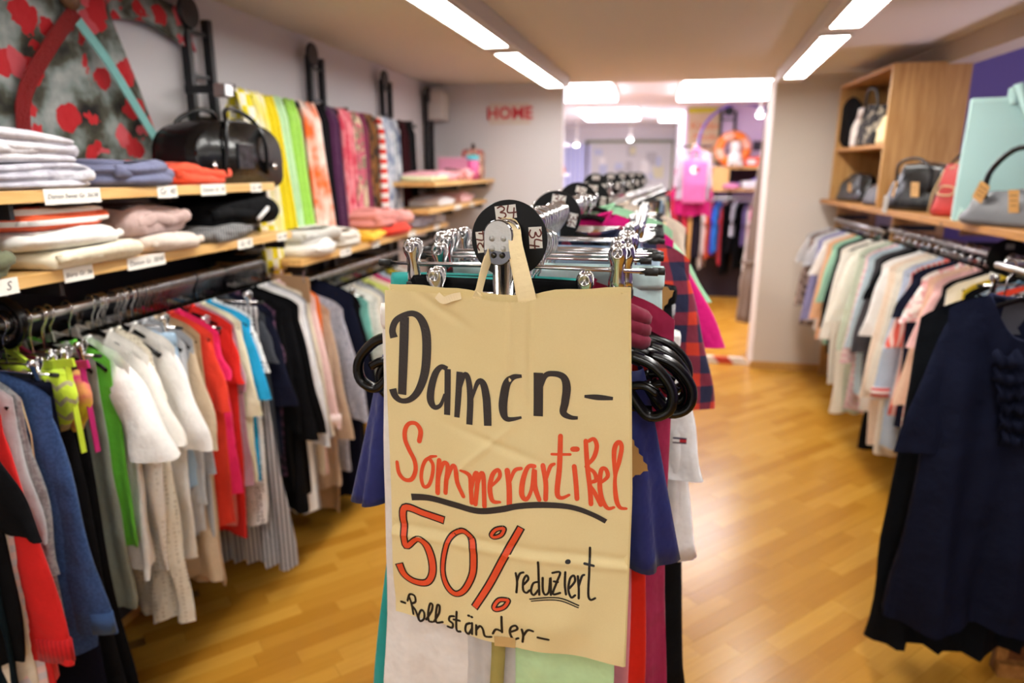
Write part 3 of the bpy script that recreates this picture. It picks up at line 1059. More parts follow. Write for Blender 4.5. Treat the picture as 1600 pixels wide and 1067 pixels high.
L(3.60, 'top', 'pale blue top beyond the hot pink cardigan', cloth('#b8cedb'), 0.60, sleeve='short', hw=0.21)
L(3.72, 'blouse', 'ochre yellow long blouse beyond the pale blue top', cloth('#c9b233'), 0.85, sleeve='short', hw=0.21)
L(3.84, 'dress', 'white dress beyond the ochre blouse', cloth('#e6e4e2'), 0.9, sleeve='short', hw=0.21)
# kraft label board hooked on the rail
t = thing('label_board', 'brown card sign hanging over the left wall rail', 'sign', (-1.38, 2.47, 1.19), -0.35)
MB().box((0, 0, -0.045), (0.22, 0.004, 0.10)).build('card', plain('sign_card', '#b08a66', 0.8), t)
MB().tube([(0.085, -0.002, -0.02), (0.085, -0.004, 0.01), (0.085, 0.0, 0.03)], 0.003, n=6).build('clip', CHROME, t)

SEEN = {}
# row of spare chrome hooks of empty black hangers, pushed together
for i, y in enumerate([1.62, 1.645, 1.715, 1.755, 1.79, 1.825, 1.86, 1.89, 1.925, 1.955, 1.985, 2.015, 2.08, 2.11, 2.15, 2.18, 2.255, 2.295, 2.33, 2.37, 2.4, 2.44, 2.465]):
    hanger('plastic', (RX, y, RZ1), random.Random(i).uniform(-.12, .12), behind(GL, y, ('empty black hanger hooked', 'second empty black hanger'), SEEN), 'empty hangers on the left wall rail', hw=0.185, hook_drop=0.085)
for i in range(14):
    hanger('plastic', (RX, 2.9 + i * 0.055, RZ2), random.Random(i).uniform(-.12, .12), behind(GL, 2.9 + i * 0.055, ('empty black hanger hooked', 'second empty black hanger'), SEEN), 'empty hangers on the lower left rail', hw=0.185, hook_drop=0.085)

# ------------------------------------------------ folded piles on the shelves
def folded(label, x, y, z, w, d, h, mat, rotz=0.0, layers=3, group='folded clothes on the left shelves', name='folded_sweater', cat='sweater', lean=0.0):
    """front edge looks towards +x; w along y, d along x"""
    _gseed[0] += 1
    r = random.Random(_gseed[0])
    p = [r.uniform(0, TAU) for _ in range(6)]
    nz, nu = 12, 28
    rings = []
    for i in range(nz + 1):
        v = i / nz
        bul = 0.93 + 0.07 * abs(math.sin(math.pi * v * layers))
        if v < 0.06 or v > 0.94:
            bul *= 0.93
        ring = []
        for j in range(nu):
            a = TAU * j / nu
            ca, sa = math.cos(a), math.sin(a)
            e = 0.38
            px = math.copysign(abs(ca) ** e, ca) * d / 2 * bul
            py = math.copysign(abs(sa) ** e, sa) * w / 2 * bul
            px += 0.012 * math.sin(3 * a + p[0] + 2 * v)
            py += 0.010 * math.sin(4 * a + p[1] - v)
            zz = h * v * (1 + 0.10 * math.sin(2.2 * py / w * 3 + p[2]) - 0.25 * (abs(py) / (w / 2)) ** 4 * v + 0.08 * math.sin(9 * px + p[3])) + lean * px * v
            ring.append((px, py, zz))
        rings.append(ring)
    mb = MB().ring_loft(rings, False, False)
    # crowned top and flat underside
    top = rings[-1]
    inner = [(q[0] * 0.55, q[1] * 0.55, h * (1.02 + 0.05 * math.sin(8 * q[1] + p[4]))) for q in top]
    ctr = [(q[0] * 0.05, q[1] * 0.05, h * 1.06) for q in top]
    mb.ring_loft([top, inner, ctr], False, True)
    mb.f.append(tuple(range(nu - 1, -1, -1))); mb.mi.append(0)
    o = mb.build(name, mat, None, smooth=True, loc=(x, y, z + 0.001), rotz=rotz)
    tag(o, label, cat, group)
    # the visible fold: a soft roll along the front edge
    fl = MB().tube([(d / 2 * 0.90 + 0.004 * math.sin(9 * u + p[5]), u * w * 0.42, h * (0.52 + 0.07 * math.sin(5 * u + p[0]))) for u in [k / 8 - 1 for k in range(17)]], h * 0.24, n=8, flat=0.9)
    fl.build('folded_edge', mat, o, smooth=True)
    return o


Z1, Z2, Z3 = 1.555, 1.368, 1.245
FX = -1.56
folded('grey and white marbled sweatshirt folded on the upper shelf, on top of its twin', FX, 1.37, Z1 + 0.058, 0.34, 0.36, 0.07, cloth('#b9b6bf', 'cloudy', '#d8d6da', s=16), 0.05)
folded('grey and white marbled sweatshirt lying directly on the upper shelf under its twin', FX, 1.40, Z1, 0.36, 0.37, 0.058, cloth('#c9c8cf', 'cloudy', '#a6a3ad', s=14), -0.03)
folded('slate blue sweatshirt folded on the upper shelf beside the orange one', FX + 0.02, 1.72, Z1, 0.28, 0.36, 0.07, cloth('#6f7390'), 0.06, 2)
folded('bright orange-red sweatshirt folded on the upper shelf in front of the handbag', FX + 0.05, 2.02, Z1, 0.31, 0.26, 0.065, cloth('#f0573a'), -0.04, 2)
folded('pale grey sweater pile at the back of the middle shelf', -1.68, 1.40, Z2, 0.34, 0.2, 0.15, cloth('#c3c0bd'), 0, 4)
folded('taupe sweater pile at the back of the middle shelf', -1.68, 1.85, Z2, 0.40, 0.2, 0.155, cloth('#a79b95'), 0, 4)
folded('olive green sweater at the near end of the middle shelf', FX + 0.02, 1.16, Z2, 0.24, 0.38, 0.075, cloth('#6a6e55'), 0.0, 1)
folded('dark red striped sweater behind the olive one on the middle shelf', FX - 0.06, 1.30, Z2 + 0.06, 0.26, 0.26, 0.06, cloth('#7d2328', 'bands', '#b99a98', s=40), 0.0, 1)
folded('cream knitted sweater lying lowest under the striped one', FX + 0.04, 1.50, Z2, 0.34, 0.36, 0.05, cloth('#e8dfc6'), 0.06, 1)
folded('white knitted sweater in the middle of the striped pile', FX + 0.02, 1.47, Z2 + 0.047, 0.33, 0.36, 0.045, cloth('#e9e6e0'), 0.02, 1)
folded('white sweater with orange stripes on top of the white knits', FX, 1.47, Z2 + 0.09, 0.32, 0.33, 0.05, cloth('#f0ece8', 'bands', '#e8623c', s=38), -0.02, 1)
folded('mauve taupe sweater on the middle shelf on top of the pale one', FX, 1.80, Z2 + 0.045, 0.28, 0.35, 0.085, cloth('#b99f99'), 0.04, 1)
folded('pale beige sweater on the middle shelf under the mauve one', FX + 0.03, 1.82, Z2, 0.26, 0.36, 0.048, cloth('#dccdc0'), 0.0, 1)
folded('black and white ribbed scarf pile under the black sweater', FX + 0.03, 2.10, Z2, 0.28, 0.35, 0.05, cloth('#8a8a8a', 'pinstripe', '#3a3a3c', s=110), 0.05, 1)
bs = folded('black sweater with a white piped edge on the middle shelf', FX, 2.25, Z2 + 0.04, 0.42, 0.36, 0.085, cloth('#131417'), -0.08, 1)
MB().tube([(0.19, 0.03, 0.02), (0.185, 0.09, 0.05), (0.16, 0.14, 0.068), (0.10, 0.19, 0.06)], 0.008, n=6).build('piping', cloth('#e4e2e0'), bs, smooth=True)
folded('white folded blouse at the near end of the scarf shelf', FX + 0.05, 2.74, Z3, 0.26, 0.34, 0.06, cloth('#ece9e4'), 0.1, 1)
folded('grey-white folded blouse on the scarf shelf on top of two others', FX + 0.02, 2.80, Z3 + 0.05, 0.34, 0.34, 0.06, cloth('#c9c6bf'), -0.06, 1)
folded('oatmeal folded sweater beside the yellow one', FX + 0.02, 3.06, Z3, 0.26, 0.34, 0.085, cloth('#cfc8bd'), 0.0, 2)
folded('yellow folded tee on the scarf shelf', FX + 0.04, 3.36, Z3, 0.27, 0.34, 0.05, cloth('#f0b638'), 0.05, 1)
folded('red-orange folded top under the salmon scarf', FX + 0.04, 3.68, Z3, 0.44, 0.34, 0.055, cloth('#e23a26'), -0.04, 1)
folded('salmon pink folded scarf heaped on the red top', FX + 0.01, 3.58, Z3 + 0.052, 0.42, 0.32, 0.10, cloth('#d98d86'), 0.08, 2)
folded('soft pink folded scarf beside the salmon one', FX + 0.01, 3.92, Z3 + 0.045, 0.24, 0.32, 0.075, cloth('#e8a9a2'), 0.0, 1)
folded('lavender grey folded sweater at the far end of the scarf shelf', FX + 0.02, 4.22, Z3, 0.30, 0.34, 0.09, cloth('#a39fae'), 0.04, 2)
folded('light grey folded sweater last on the scarf shelf', FX + 0.02, 4.52, Z3, 0.26, 0.34, 0.075, cloth('#b8b4b8'), 0.0, 2)
folded('pink baby blankets folded on the far upper shelf', -1.48, 4.55, 1.53, 0.66, 0.36, 0.06, cloth('#eaa9b4'), 0, 3, name='folded_blanket', cat='blanket')
folded('cream and lime baby blanket under the pink ones', -1.40, 4.30, 1.53, 0.30, 0.24, 0.035, cloth('#dfe0b8'), 0, 1, name='folded_blanket', cat='blanket')
folded('white and red checked cloth beside the pink cup', -1.38, 5.0, 1.53, 0.22, 0.2, 0.075, cloth('#efd2d2', 'check', '#d85a68', s=30), 0, 2, name='folded_cloth', cat='cloth')
folded('white folded towels on the far lower shelf', -1.50, 4.55, 1.365, 0.5, 0.34, 0.06, cloth('#dcd8da'), 0, 2, name='folded_towel', cat='towel')
folded('rose folded towels on the far lower shelf', -1.50, 5.1, 1.365, 0.46, 0.34, 0.065, cloth('#dfb0b0'), 0, 2, name='folded_towel', cat='towel')

# pink box, cup, floral box in the far corner
t = thing('gift_box', 'pink card box on the far upper shelf in front of the corner upright', 'box', (-1.46, 5.25, 1.531), 0.1)
MB().box((0, 0, 0.075), (0.22, 0.30, 0.15)).build('carton', plain('pink_card', '#d98fae', 0.6), t, bevel=0.004)
MB().box((0.111, 0.05, 0.08), (0.002, 0.12, 0.09)).build('picture_panel', plain('pink_panel', '#e7d2d8', 0.5), t)
MB().box((0, 0, 0.155), (0.225, 0.305, 0.012)).build('lid', plain('pink_lid', '#e3a6bf', 0.6), t, bevel=0.003)
t = thing('drinking_cup', 'pink cup with a turquoise lid on the far upper shelf', 'cup', (-1.31, 5.16, 1.531))
MB().lathe([(0, 0), (0.046, 0), (0.052, 0.14), (0, 0.14)], 20).build('cup_body', plain('cup_pink', '#e0609c', 0.4), t, smooth=True)
MB().lathe([(0, 0.14), (0.055, 0.14), (0.055, 0.165), (0.042, 0.178), (0, 0.18)], 20).build('cup_lid', plain('cup_teal', '#57bccd', 0.4), t, smooth=True)
t = thing('floral_bag', 'dark floral toiletry bag at the end of the far upper shelf', 'bag', (-1.40, 5.56, 1.531), 0.1)
MB().box((0, 0, 0.115), (0.16, 0.24, 0.23)).build('body', cloth('#26352a', 'floral', '#b33a4e', '#e0b8a0', s=34), t, bevel=0.03)
MB().tube([(0.0, -0.06, 0.22), (0.0, -0.04, 0.27), (0.0, 0.04, 0.27), (0.0, 0.06, 0.22)], 0.008, n=6).build('handle', BLACKP, t, smooth=True)

# home sign
t = thing('home_sign', 'small sign with red letters HOME on the back wall', 'sign', (-1.135, 5.742, 2.045))
MB().box((0, 0, 0), (0.34, 0.012, 0.17)).build('board', plain('sign_board', '#cfc3ba', 0.8), t)
text_mesh('lettering', 'HOME', 0.135, plain('sign_red', '#c4303c', 0.7), t, (0, -0.0085, 0), (math.radians(90), 0, 0), 0.0, 0.002, bold=0.004)

# scarf rail and scarves
rz = 1.885
t = rail('black rail on the left wall from which the scarves hang', -1.56, 2.45, 4.60, rz + 0.004, -1.77, BLACKM)
MB().box((0, -1.10, -0.004), (0.05, 0.05, 0.045)).build('end_fitting', STEEL, t, bevel=0.004)


def scarf(label, y, w, zb, mat, lean=0.0, back=0.25, seed=0, out=0.0):
    r = random.Random(seed + int(y * 100))
    ph = [r.uniform(0, TAU) for _ in range(4)]
    nw, rows = 14, 22
    R = 0.022
    mb = MB()
    grid = []
    total = (rz - zb) + back
    for i in range(rows + 1):
        q = i / rows
        s_ = -back + total * q
        row = []
        for j in range(nw + 1):
            u = j / nw - 0.5
            amp = 0.014 + 0.008 * max(0, s_)
            fo = amp * math.sin(u * TAU * 2.3 + ph[0] + 0.4 * s_) + amp * 0.4 * math.sin(u * TAU * 5 + ph[1])
            if s_ < 0:
                p = (-R - 0.008 + fo * 0.5, 0, s_)
            elif s_ < 0.001:
                p = (-R, 0, 0)
            else:
                p = (R + 0.008 + fo * 0.8 + out * s_, 0, -s_)
            if abs(s_) < 0.06:
                a = (s_ / 0.06) * math.pi / 2
                p = (R * math.sin(a) + fo * 0.3, 0, R * math.cos(a) - 0.004 + 0.004 * math.sin(u * 20 + ph[2]))
            spread = w * (0.82 + 0.25 * min(1, abs(s_) / 0.5))
            yy = u * spread + lean * max(0, s_) + 0.005 * math.sin(9 * s_ + ph[3])
            zz = p[2] - (0.02 * math.sin(u * 7 + ph[1]) if q > 0.97 else 0)
            if s_ < 0:
                zz = s_
            row.append((p[0], yy, zz))
        grid.append(row)
    vs = [p for row in grid for p in row]
    n = nw + 1
    fs = [(i * n + j, i * n + j + 1, (i + 1) * n + j + 1, (i + 1) * n + j) for i in range(rows) for j in range(nw)]
    o = MB().add(vs, fs).build('scarf', mat, None, smooth=True, loc=(-1.56, y, rz), solid=0.004)
    return tag(o, label, 'scarf', 'scarves on the wall rail')


scarf('yellow and white checked scarf nearest the handbag', 2.51, 0.12, 1.20, cloth('#e5d42e', 'check', '#efeadb', s=11), 0.02, out=0.08)
scarf('white and yellow scarf second on the rail', 2.61, 0.10, 1.18, cloth('#e9e3c8', 'cloudy', '#e6d84a', s=8), 0.02, out=0.06)
scarf('pure yellow scarf third on the wall rail', 2.69, 0.10, 1.22, cloth('#e9d420'), 0.02, out=0.06)
scarf('mint green scarf beside the lime one', 2.78, 0.10, 1.26, cloth('#bfe3b0'), 0.02, out=0.05)
scarf('lime green silky scarf on the wall rail', 2.87, 0.11, 1.26, cloth('#9fd455', rough=0.5), 0.06, out=0.05)
scarf('orange scarf with white blossoms', 3.04, 0.17, 1.28, cloth('#ee6a2a', 'cloudy', '#f2dcd0', s=9), 0.05, out=0.04)
scarf('black scarf on the wall rail between orange and purple', 3.18, 0.10, 1.27, cloth('#1b171d'), 0.05)
scarf('deep purple scarf hanging on the wall rail', 3.29, 0.12, 1.27, cloth('#4a1f45'), 0.06)
scarf('crimson pink patterned scarf', 3.42, 0.15, 1.33, cloth('#c83a52', 'cloudy', '#d98a92', s=14), 0.07)
scarf('olive and rose flowered scarf', 3.55, 0.12, 1.36, cloth('#8d7f6a', 'floral', '#c25f74', '#c9b79a', s=26), 0.05)
scarf('plum scarf between rose and leopard', 3.65, 0.09, 1.36, cloth('#7b2b4c'), 0.05)
scarf('black and brown leopard scarf', 3.76, 0.13, 1.40, cloth('#17120f', 'cloudy', '#8a5a28', s=18), 0.04)
scarf('red and white ribbon-striped scarf', 3.90, 0.08, 1.36, cloth('#d63a2c', 'bands', '#ece4de', s=18), 0.05)
scarf('blue-grey patterned scarf on the wall rail', 3.99, 0.14, 1.34, cloth('#6e7f9f', 'cloudy', '#d4d6da', '#20242e', s=14), 0.04)
scarf('light grey marbled scarf', 4.12, 0.14, 1.32, cloth('#c4c7cc', 'cloudy', '#4e5a74', s=12), 0.04)
scarf('dark maroon scarf near the far end', 4.28, 0.12, 1.30, cloth('#3a1016'), 0.03)
scarf('black knitted scarf last on the rail', 4.42, 0.14, 1.28, cloth('#141416'), 0.03)

# black leather handbag on the upper shelf
LEATH = plain('black_leather', '#070708', 0.27, 0.0, 0.4, bump=0.5, bscale=14)
t = thing('leather_handbag', 'large glossy black leather handbag on the upper left shelf', 'handbag', (-1.47, 2.245, 1.556), 0.0)
rings = []
for i in range(11):
    v = i / 10 * 2 - 1
    th = 0.085 * (1 - abs(v) ** 3 * 0.55)
    sc_ = 1.0 if abs(v) < 0.8 else 0.97
    ring = []
    for j in range(30):
        a = TAU * j / 30
        yy = 0.262 * math.copysign(abs(math.cos(a)) ** 0.75, math.cos(a)) * sc_
        zz = math.sin(a)
        zz = 0.085 + (0.125 * math.copysign(abs(zz) ** (0.85 if zz > 0 else 0.3), zz) if zz > 0 else -0.114 * abs(zz) ** 0.35)
        ring.append((v * 0.085, yy * (1 - 0.0 * zz), zz * sc_ + 0.002 * math.sin(3 * a)))
    rings.append(ring)
MB().ring_loft(rings).build('body', LEATH, t, smooth=True)
MB().tube([(0.072, 0.252 * math.cos(math.pi * i / 20), 0.088 + 0.117 * math.sin(math.pi * i / 20) ** 0.85) for i in range(21)], 0.006, n=6).build('piping', LEATH, t, smooth=True)
for s, xx in ((1, 0.088), (-1, -0.088)):
    pts = smooth_line([(xx, -0.13, 0.03), (xx * 1.1, -0.115, 0.18), (xx * 0.7, -0.06, 0.235), (xx * 0.6, 0.02, 0.245), (xx * 0.8, 0.10, 0.21), (xx * 1.12, 0.115, 0.14), (xx, 0.13, 0.03)])
    MB().tube(pts, 0.008, n=8).build('handle', LEATH, t, smooth=True)
MB().box((0.087, 0, 0.09), (0.008, 0.10, 0.09)).build('pocket', LEATH, t, bevel=0.004)
MB().tube([(0.02, -0.2, 0.16), (0.02, -0.1, 0.200), (0.02, 0.1, 0.200), (0.02, 0.2, 0.16)], 0.004, n=5).build('zip', BLACKP, t)
for yy in (-0.18, 0.19):
    MB().lathe([(0, 0.084), (0.012, 0.086), (0.014, 0.089), (0, 0.091)], 12, (0, yy, 0.06), axis='X').build('stud', CHROME, t, smooth=True)
# shelf upper end: printed floral dress pinned to the wall with its two ribbons
FLOR = cloth('#b8262c', 'blossoms', '#c8545c', s=11)
t = thing('floral_dress', 'dark floral dress with red blossoms pinned to the left wall', 'dress', (-1.775, 1.98, 1.57), math.radians(90))
rings = []
NU = 30
outline = [(-0.75, -0.50, 0.02), (-0.70, -0.02, 0.10), (-0.55, 0.12, 0.25), (-0.48, 0.14, 0.42), (-0.55, 0.16, 0.55), (-0.6, 0.30, 0.60), (-0.6, 0.34, 0.68)]
vs, fs = [], []
rows = 18
for i in range(rows + 1):
    v = i / rows
    z = 0.0 + 0.70 * v
    x0 = -0.62 + 0.05 * v
    x1 = 0.36 - 0.22 * min(1, v / 0.75) if v < 0.78 else 0.14
    for j in range(25):
        u = j / 24
        x = x0 + (x1 - x0) * u
        d = -0.018 - 0.012 * math.sin(u * 19 + 2.5 * v) * (1 - 0.6 * v)
        vs.append((x, d, z + 0.015 * math.sin(9 * u)))
for i in range(rows):
    for j in range(24):
        a = i * 25 + j
        fs.append((a, a + 1, a + 26, a + 25))
MB().add(vs, fs).build('body', FLOR, t, smooth=True, solid=0.006)
vs, fs = [], []
for i in range(13):
    u = i / 12
    for j in range(7):
        w = j / 6
        top = 0.70 - 0.10 * u
        bot = 0.50 + 0.03 * math.sin(4 * u) + 0.0 * u
        vs.append((0.12 + 0.47 * u, -0.016 - 0.01 * math.sin(8 * u + 5 * w), top + (bot - top) * w))
for i in range(12):
    for j in range(6):
        a = i * 7 + j
        fs.append((a, a + 1, a + 8, a + 7))
MB().add(vs, fs).build('sleeve', FLOR, t, smooth=True, solid=0.006)
RED = plain('sequin_red', '#8d1417', 0.3, 0.3, bump=1.0, bscale=220)
MB().strap(smooth_line([(-0.02, -0.045, 0.50), (-0.16, -0.05, 0.36), (-0.27, -0.05, 0.20), (-0.26, -0.045, 0.0)]), 0.045, 0.004, (0.8, 0, -0.5)).build('red_ribbon', RED, t)
MB().strap(smooth_line([(-0.02, -0.048, 0.47), (0.08, -0.055, 0.36), (0.22, -0.055, 0.18), (0.37, -0.05, -0.0)]), 0.035, 0.004, (0.8, 0, 0.5)).build('teal_ribbon', cloth('#7fb9b5'), t)
MB().lathe([(0, 0), (0.03, 0.0), (0.034, -0.02), (0, -0.03)], 14, (-0.04, -0.035, 0.53), axis='Y').build('brooch', plain('brooch', '#6b4a2c', 0.5), t, smooth=True)

# ---------------------------------------------------------------- right side: wooden shelf, cabinet, rail, clothes, bags
OAKW = wood('cabinet_pine', '#c79a5e', '#ad7d44', axis=2, stretch=12, knots=True, rough=0.5)
OAKH = wood('shelf_pine', '#b98446', '#9a672f', axis=1, stretch=12, knots=True, rough=0.5)
SX0, SX1 = 1.30, 1.72
t = thing('wooden_shelf', 'long pine shelf on the right side carrying the handbags', 'shelf', (1.51, 3.95, 1.355))
MB().box((0, 0, 0.016), (SX1 - SX0, 3.5, 0.032)).build('board', OAKH, t, bevel=0.003)
for dy in (-1.72, -0.05):
    MB().box((0.14, dy, -0.04), (0.14, 0.02, 0.08)).build('bracket', OAKH, t)
t = thing('wooden_end_panel', 'reddish wooden end panel standing on the floor at the right edge', 'panel', (1.42, 2.2, 0))
MB().box((0, 0, 0.67), (0.46, 0.028, 1.34)).build('board', wood('end_panel_wood', '#7d4a22', '#5a3215', axis=2, knots=True), t, bevel=0.003)
MB().box((-0.215, -0.018, 0.67), (0.03, 0.012, 1.34)).build('edge_strip', OAKH, t)
MB().box((0, -0.03, 0.025), (0.46, 0.03, 0.05)).build('foot_rail', OAKH, t)
t = thing('wooden_cabinet', 'open pine cabinet on the right shelf under the ceiling', 'cabinet', (1.51, 4.93, 1.388))
w, d, h = 0.40, 1.10, 0.79
for sy, nm in ((-1, 'side_panel'), (1, 'side_panel')):
    MB().box((0, sy * (d / 2 - 0.012), h / 2), (w, 0.024, h)).build(nm, OAKW, t, bevel=0.002)
MB().box((0, 0, h - 0.012), (w, d - 0.05, 0.024)).build('top_panel', OAKH, t)
MB().box((0, 0, 0.35), (w - 0.02, d - 0.05, 0.022)).build('inner_shelf', OAKH, t)
MB().box((0.19, 0, h / 2), (0.012, d - 0.05, h - 0.03)).build('back_panel', wood('cabinet_back_shaded', '#4a3320', '#35230f', axis=2), t)  # darker wood tone stands in for the shade inside the cabinet
t = thing('shelf_divider_panel', 'pine divider board under the right shelf behind the clothes', 'panel', (1.56, 4.42, 0.0))
MB().box((0, 0, 0.675), (0.28, 0.024, 1.35)).build('board', OAKW, t)
t = thing('shade_panel', 'added dark board deepening the shade behind the clothes under the right pine shelf', 'panel', (1.735, 3.95, 0))
MB().box((0, 0, 0.60), (0.016, 3.4, 1.2)).build('board', plain('shade_panel_dark', '#1c1a1e', 0.8), t)  # added board: cuts bounce light so the space under the shelf goes dark
t = thing('far_divider_panel', 'pine end board under the right shelf against the back wall', 'panel', (1.56, 5.66, 0.0))
MB().box((0, 0, 0.675), (0.28, 0.024, 1.35)).build('board', OAKW, t)

QX, QZ = 1.40, 1.265
rail('steel clothes rail under the right pine shelf', QX, 2.35, 4.38, QZ, 1.62)
rail('short clothes rail under the right cabinet by the back wall', QX, 4.46, 5.62, QZ - 0.02, 1.62)
for i, y in enumerate((2.72, 3.0)):
    dd = disc_divider((QX, y, QZ), ['black size divider disc on the right rail, nearer one', 'black size divider disc on the right rail, further one'][i], r=0.075)
    MB().box((0, -0.002, 0.045), (0.03, 0.001, 0.02)).build('label', plain('grey_label', '#77777c', 0.7), dd)
GR = 'clothes on the right rail'
t = thing('display_arm', 'steel display arm holding the navy dress in front of the right rail', 'hook arm', (1.0, 2.13, 1.338))
MB().tube([(0.33, 0.07, -0.004), (0.0, 0.07, -0.004), (0.0, -0.09, -0.004)], 0.009, n=10).build('arm', STEEL, t, smooth=True)
MB().box((0.33, 0.07, 0.0), (0.012, 0.05, 0.05)).build('arm_plate', STEEL, t)


def Rr(y, name, short, mat, length, **kw):
    kw.setdefault('group', GR)
    cat = kw.pop('cat', {'trousers': 'trousers', 'jeans': 'jeans', 'skirt': 'skirt', 'dress': 'dress', 'jacket': 'jacket', 'blazer': 'jacket', 'cardigan': 'cardigan', 'coat': 'coat'}.get(name, 'top'))
    where = kw.pop('where', 'hanging on the right rail')
    z = QZ if y < 4.4 else QZ - 0.02
    kw.setdefault('rotz', random.Random(int(y * 1000)).uniform(-0.02, 0.16))
    kw.setdefault('out', 0.075)
    kw.setdefault('hook', 0.07)
    return garment(name, short + ' ' + where, short, cat, mat, QX, y, z, length, **kw)


# the navy dress at the front, turned towards the aisle
ND = cloth('#191f38', rough=0.8)
nd = garment('dress', 'long navy dress with ruffled front hanging nearest on the right rail', 'long navy ruffled dress', 'dress', ND, 1.04, 2.08, 1.355, 1.02, hw=0.205, sleeve='three', sl=0.42,
             T=0.07, flare=1.18, fold=0.02, neck=0.105, drop=0.13, rotz=0.12, hook=0.10, group=GR, out=0.10, r0=0.075, r1=0.08, lam=0.2, nv=22, nu=34, slope=0.25, dark=cloth('#232a48'))
for k_ in range(6):
    z0 = -0.15 - 0.045 * k_
    n_ = 13
    vs, fs = [], []
    for i in range(n_):
        u = i / (n_ - 1)
        xa = -0.105 + 0.012 * k_ + 0.075 * u
        wv = 0.010 * math.sin(u * 17 + k_ * 1.7)
        vs += [(xa, -0.050, z0 + 0.012 * math.sin(u * 9)), (xa + 0.004, -0.064 + wv, z0 - 0.018), (xa + 0.008 * math.sin(u * 12), -0.062 + wv * 1.4, z0 - 0.040 + 0.006 * math.sin(u * 21 + k_))]
    for i in range(n_ - 1):
        q = i * 3
        fs += [(q, q + 1, q + 4, q + 3), (q + 1, q + 2, q + 5, q + 4)]
    MB().add(vs, fs).build('ruffle', cloth('#171c33'), nd, smooth=True, solid=0.002)
MB().prism([(-0.085, -0.015), (0.085, -0.015), (0.075, -0.07), (0.03, -0.115), (-0.03, -0.115), (-0.075, -0.07)], 0.020, 0.022).build('neck_lining', cloth('#4b4c55'), nd)
MB().tube([(0.10, -0.062, -0.10), (0.085, -0.085, -0.30), (0.10, -0.085, -0.6)], 0.003, n=5).build('seam', cloth('#11152a'), nd, smooth=True)
for k_ in range(3):
    MB().lathe([(0, -0.072), (0.004, -0.074), (0, -0.077)], 8, (0.02, 0, -0.155 - 0.05 * k_), axis='Y').build('button', CHROME, nd)
MB().box((0.05, 0.012, -0.055), (0.05, 0.002, 0.03)).build('neck_label', PAPERW, nd)
tg = price_tag(nd, (0.065, -0.085, -0.095), (0.1, 0.35, 0.1), 0.06, 0.075, plain('tag_orange_card', '#b0762e', 0.8), False)
text_mesh('tag_print', 'ST\nGr.', 0.03, INKB, tg, (0, -0.0012, -0.038), (math.radians(90), 0, 0), 0.15, 0.0002)
garment('dress', 'black long dress hanging behind the navy dress', 'black long dress', 'dress', cloth('#14181f'), 1.02, 2.17, 1.335, 1.14, hw=0.22, flare=1.15, fold=0.018, rotz=0.1, group=GR, T=0.07, hook=0.10)
garment('trousers', 'black wide trousers at the end panel on the right rail', 'black wide trousers', 'trousers', BLK2, 1.33, 2.36, QZ, 1.08, hw=0.21, hang='clip', hem=0.13, T=0.05, group=GR)
cr = Rr(2.44, 'trousers', 'black trousers behind the black long dress', BLK, 1.05, hw=0.2, hang='clip', hem=0.12, T=0.05)
Rr(2.50, 'dress', 'dark charcoal dress deep in the right rail', cloth('#1b1c22'), 0.98, hw=0.205, T=0.05)
Rr(2.57, 'blouse', 'black floral blouse with rose print', cloth('#15141a', 'floral', '#15141a', '#a84a5c', s=26), 0.99, hw=0.2)
Rr(2.63, 'cardigan', 'black and white bouclé cardigan', cloth('#c9c7c2', 'speckle', '#3a3a3c', s=90), 0.93, hw=0.205, sleeve='long', sl=0.60)
Rr(2.69, 'top', 'red-orange top between navy and floral', cloth('#e0432a'), 0.68, hw=0.205, sleeve='short')
Rr(2.75, 'blouse', 'light blue floral blouse', cloth('#a9cbd8', 'floral', '#8fb7ca', '#2a4a66', s=30), 0.75, hw=0.205, sleeve='three', sl=0.30)
Rr(2.83, 'cardigan', 'black cardigan beside the light blue floral blouse', cloth('#151518'), 0.97, hw=0.215, sleeve='long', sl=0.56, T=0.05)
Rr(2.90, 'top', 'yellow top peeking out between black and ivory', cloth('#eac52a'), 0.79, hw=0.2, sleeve='long', sl=0.46)
Rr(2.97, 'cardigan', 'long ivory cardigan with frilled hem', cloth('#ebe6da'), 1.01, hw=0.225, sleeve='long', sl=0.62, T=0.06, fold=0.014, r0=0.075, r1=0.065)
Rr(3.04, 'top', 'black short-sleeved top beside the ivory cardigan', BLK, 0.55, hw=0.215, sleeve='short', sl=0.22, r0=0.075)
Rr(3.11, 'tshirt', 'rose pink tee with wide sleeve', cloth('#eebbb6'), 0.73, hw=0.22, sleeve='short', sl=0.26, out=0.08, r0=0.08, r1=0.075)
Rr(3.18, 'blouse', 'peach long blouse', cloth('#e9c3a8'), 0.93, hw=0.215, sleeve='long', sl=0.55)
Rr(3.25, 'blouse', 'white blouse sprinkled with pink', cloth('#efece8', 'speckle', '#e2a8aa', s=40), 0.83, hw=0.215, sleeve='short', sl=0.2)
Rr(3.33, 'top', 'navy top behind the pink sprinkled blouse', cloth('#1e2238'), 0.79, hw=0.215, sleeve='short')
Rr(3.40, 'blouse', 'coral fringed blouse', cloth('#e8675a', 'pinstripe', '#f0d0c8', s=45), 0.75, hw=0.215, sleeve='three', sl=0.34, fold=0.014)
Rr(3.47, 'shirt', 'sky blue shirt with red striped cuff', cloth('#b8cbe0'), 0.93, hw=0.215, sleeve='long', sl=0.62, cuff=cloth('#efe9e4', 'bands', '#c0303a', s=34))
Rr(3.55, 'blouse', 'cream blouse beside the peach one', cloth('#ece2d0'), 0.99, hw=0.22, sleeve='long', sl=0.60, T=0.05)
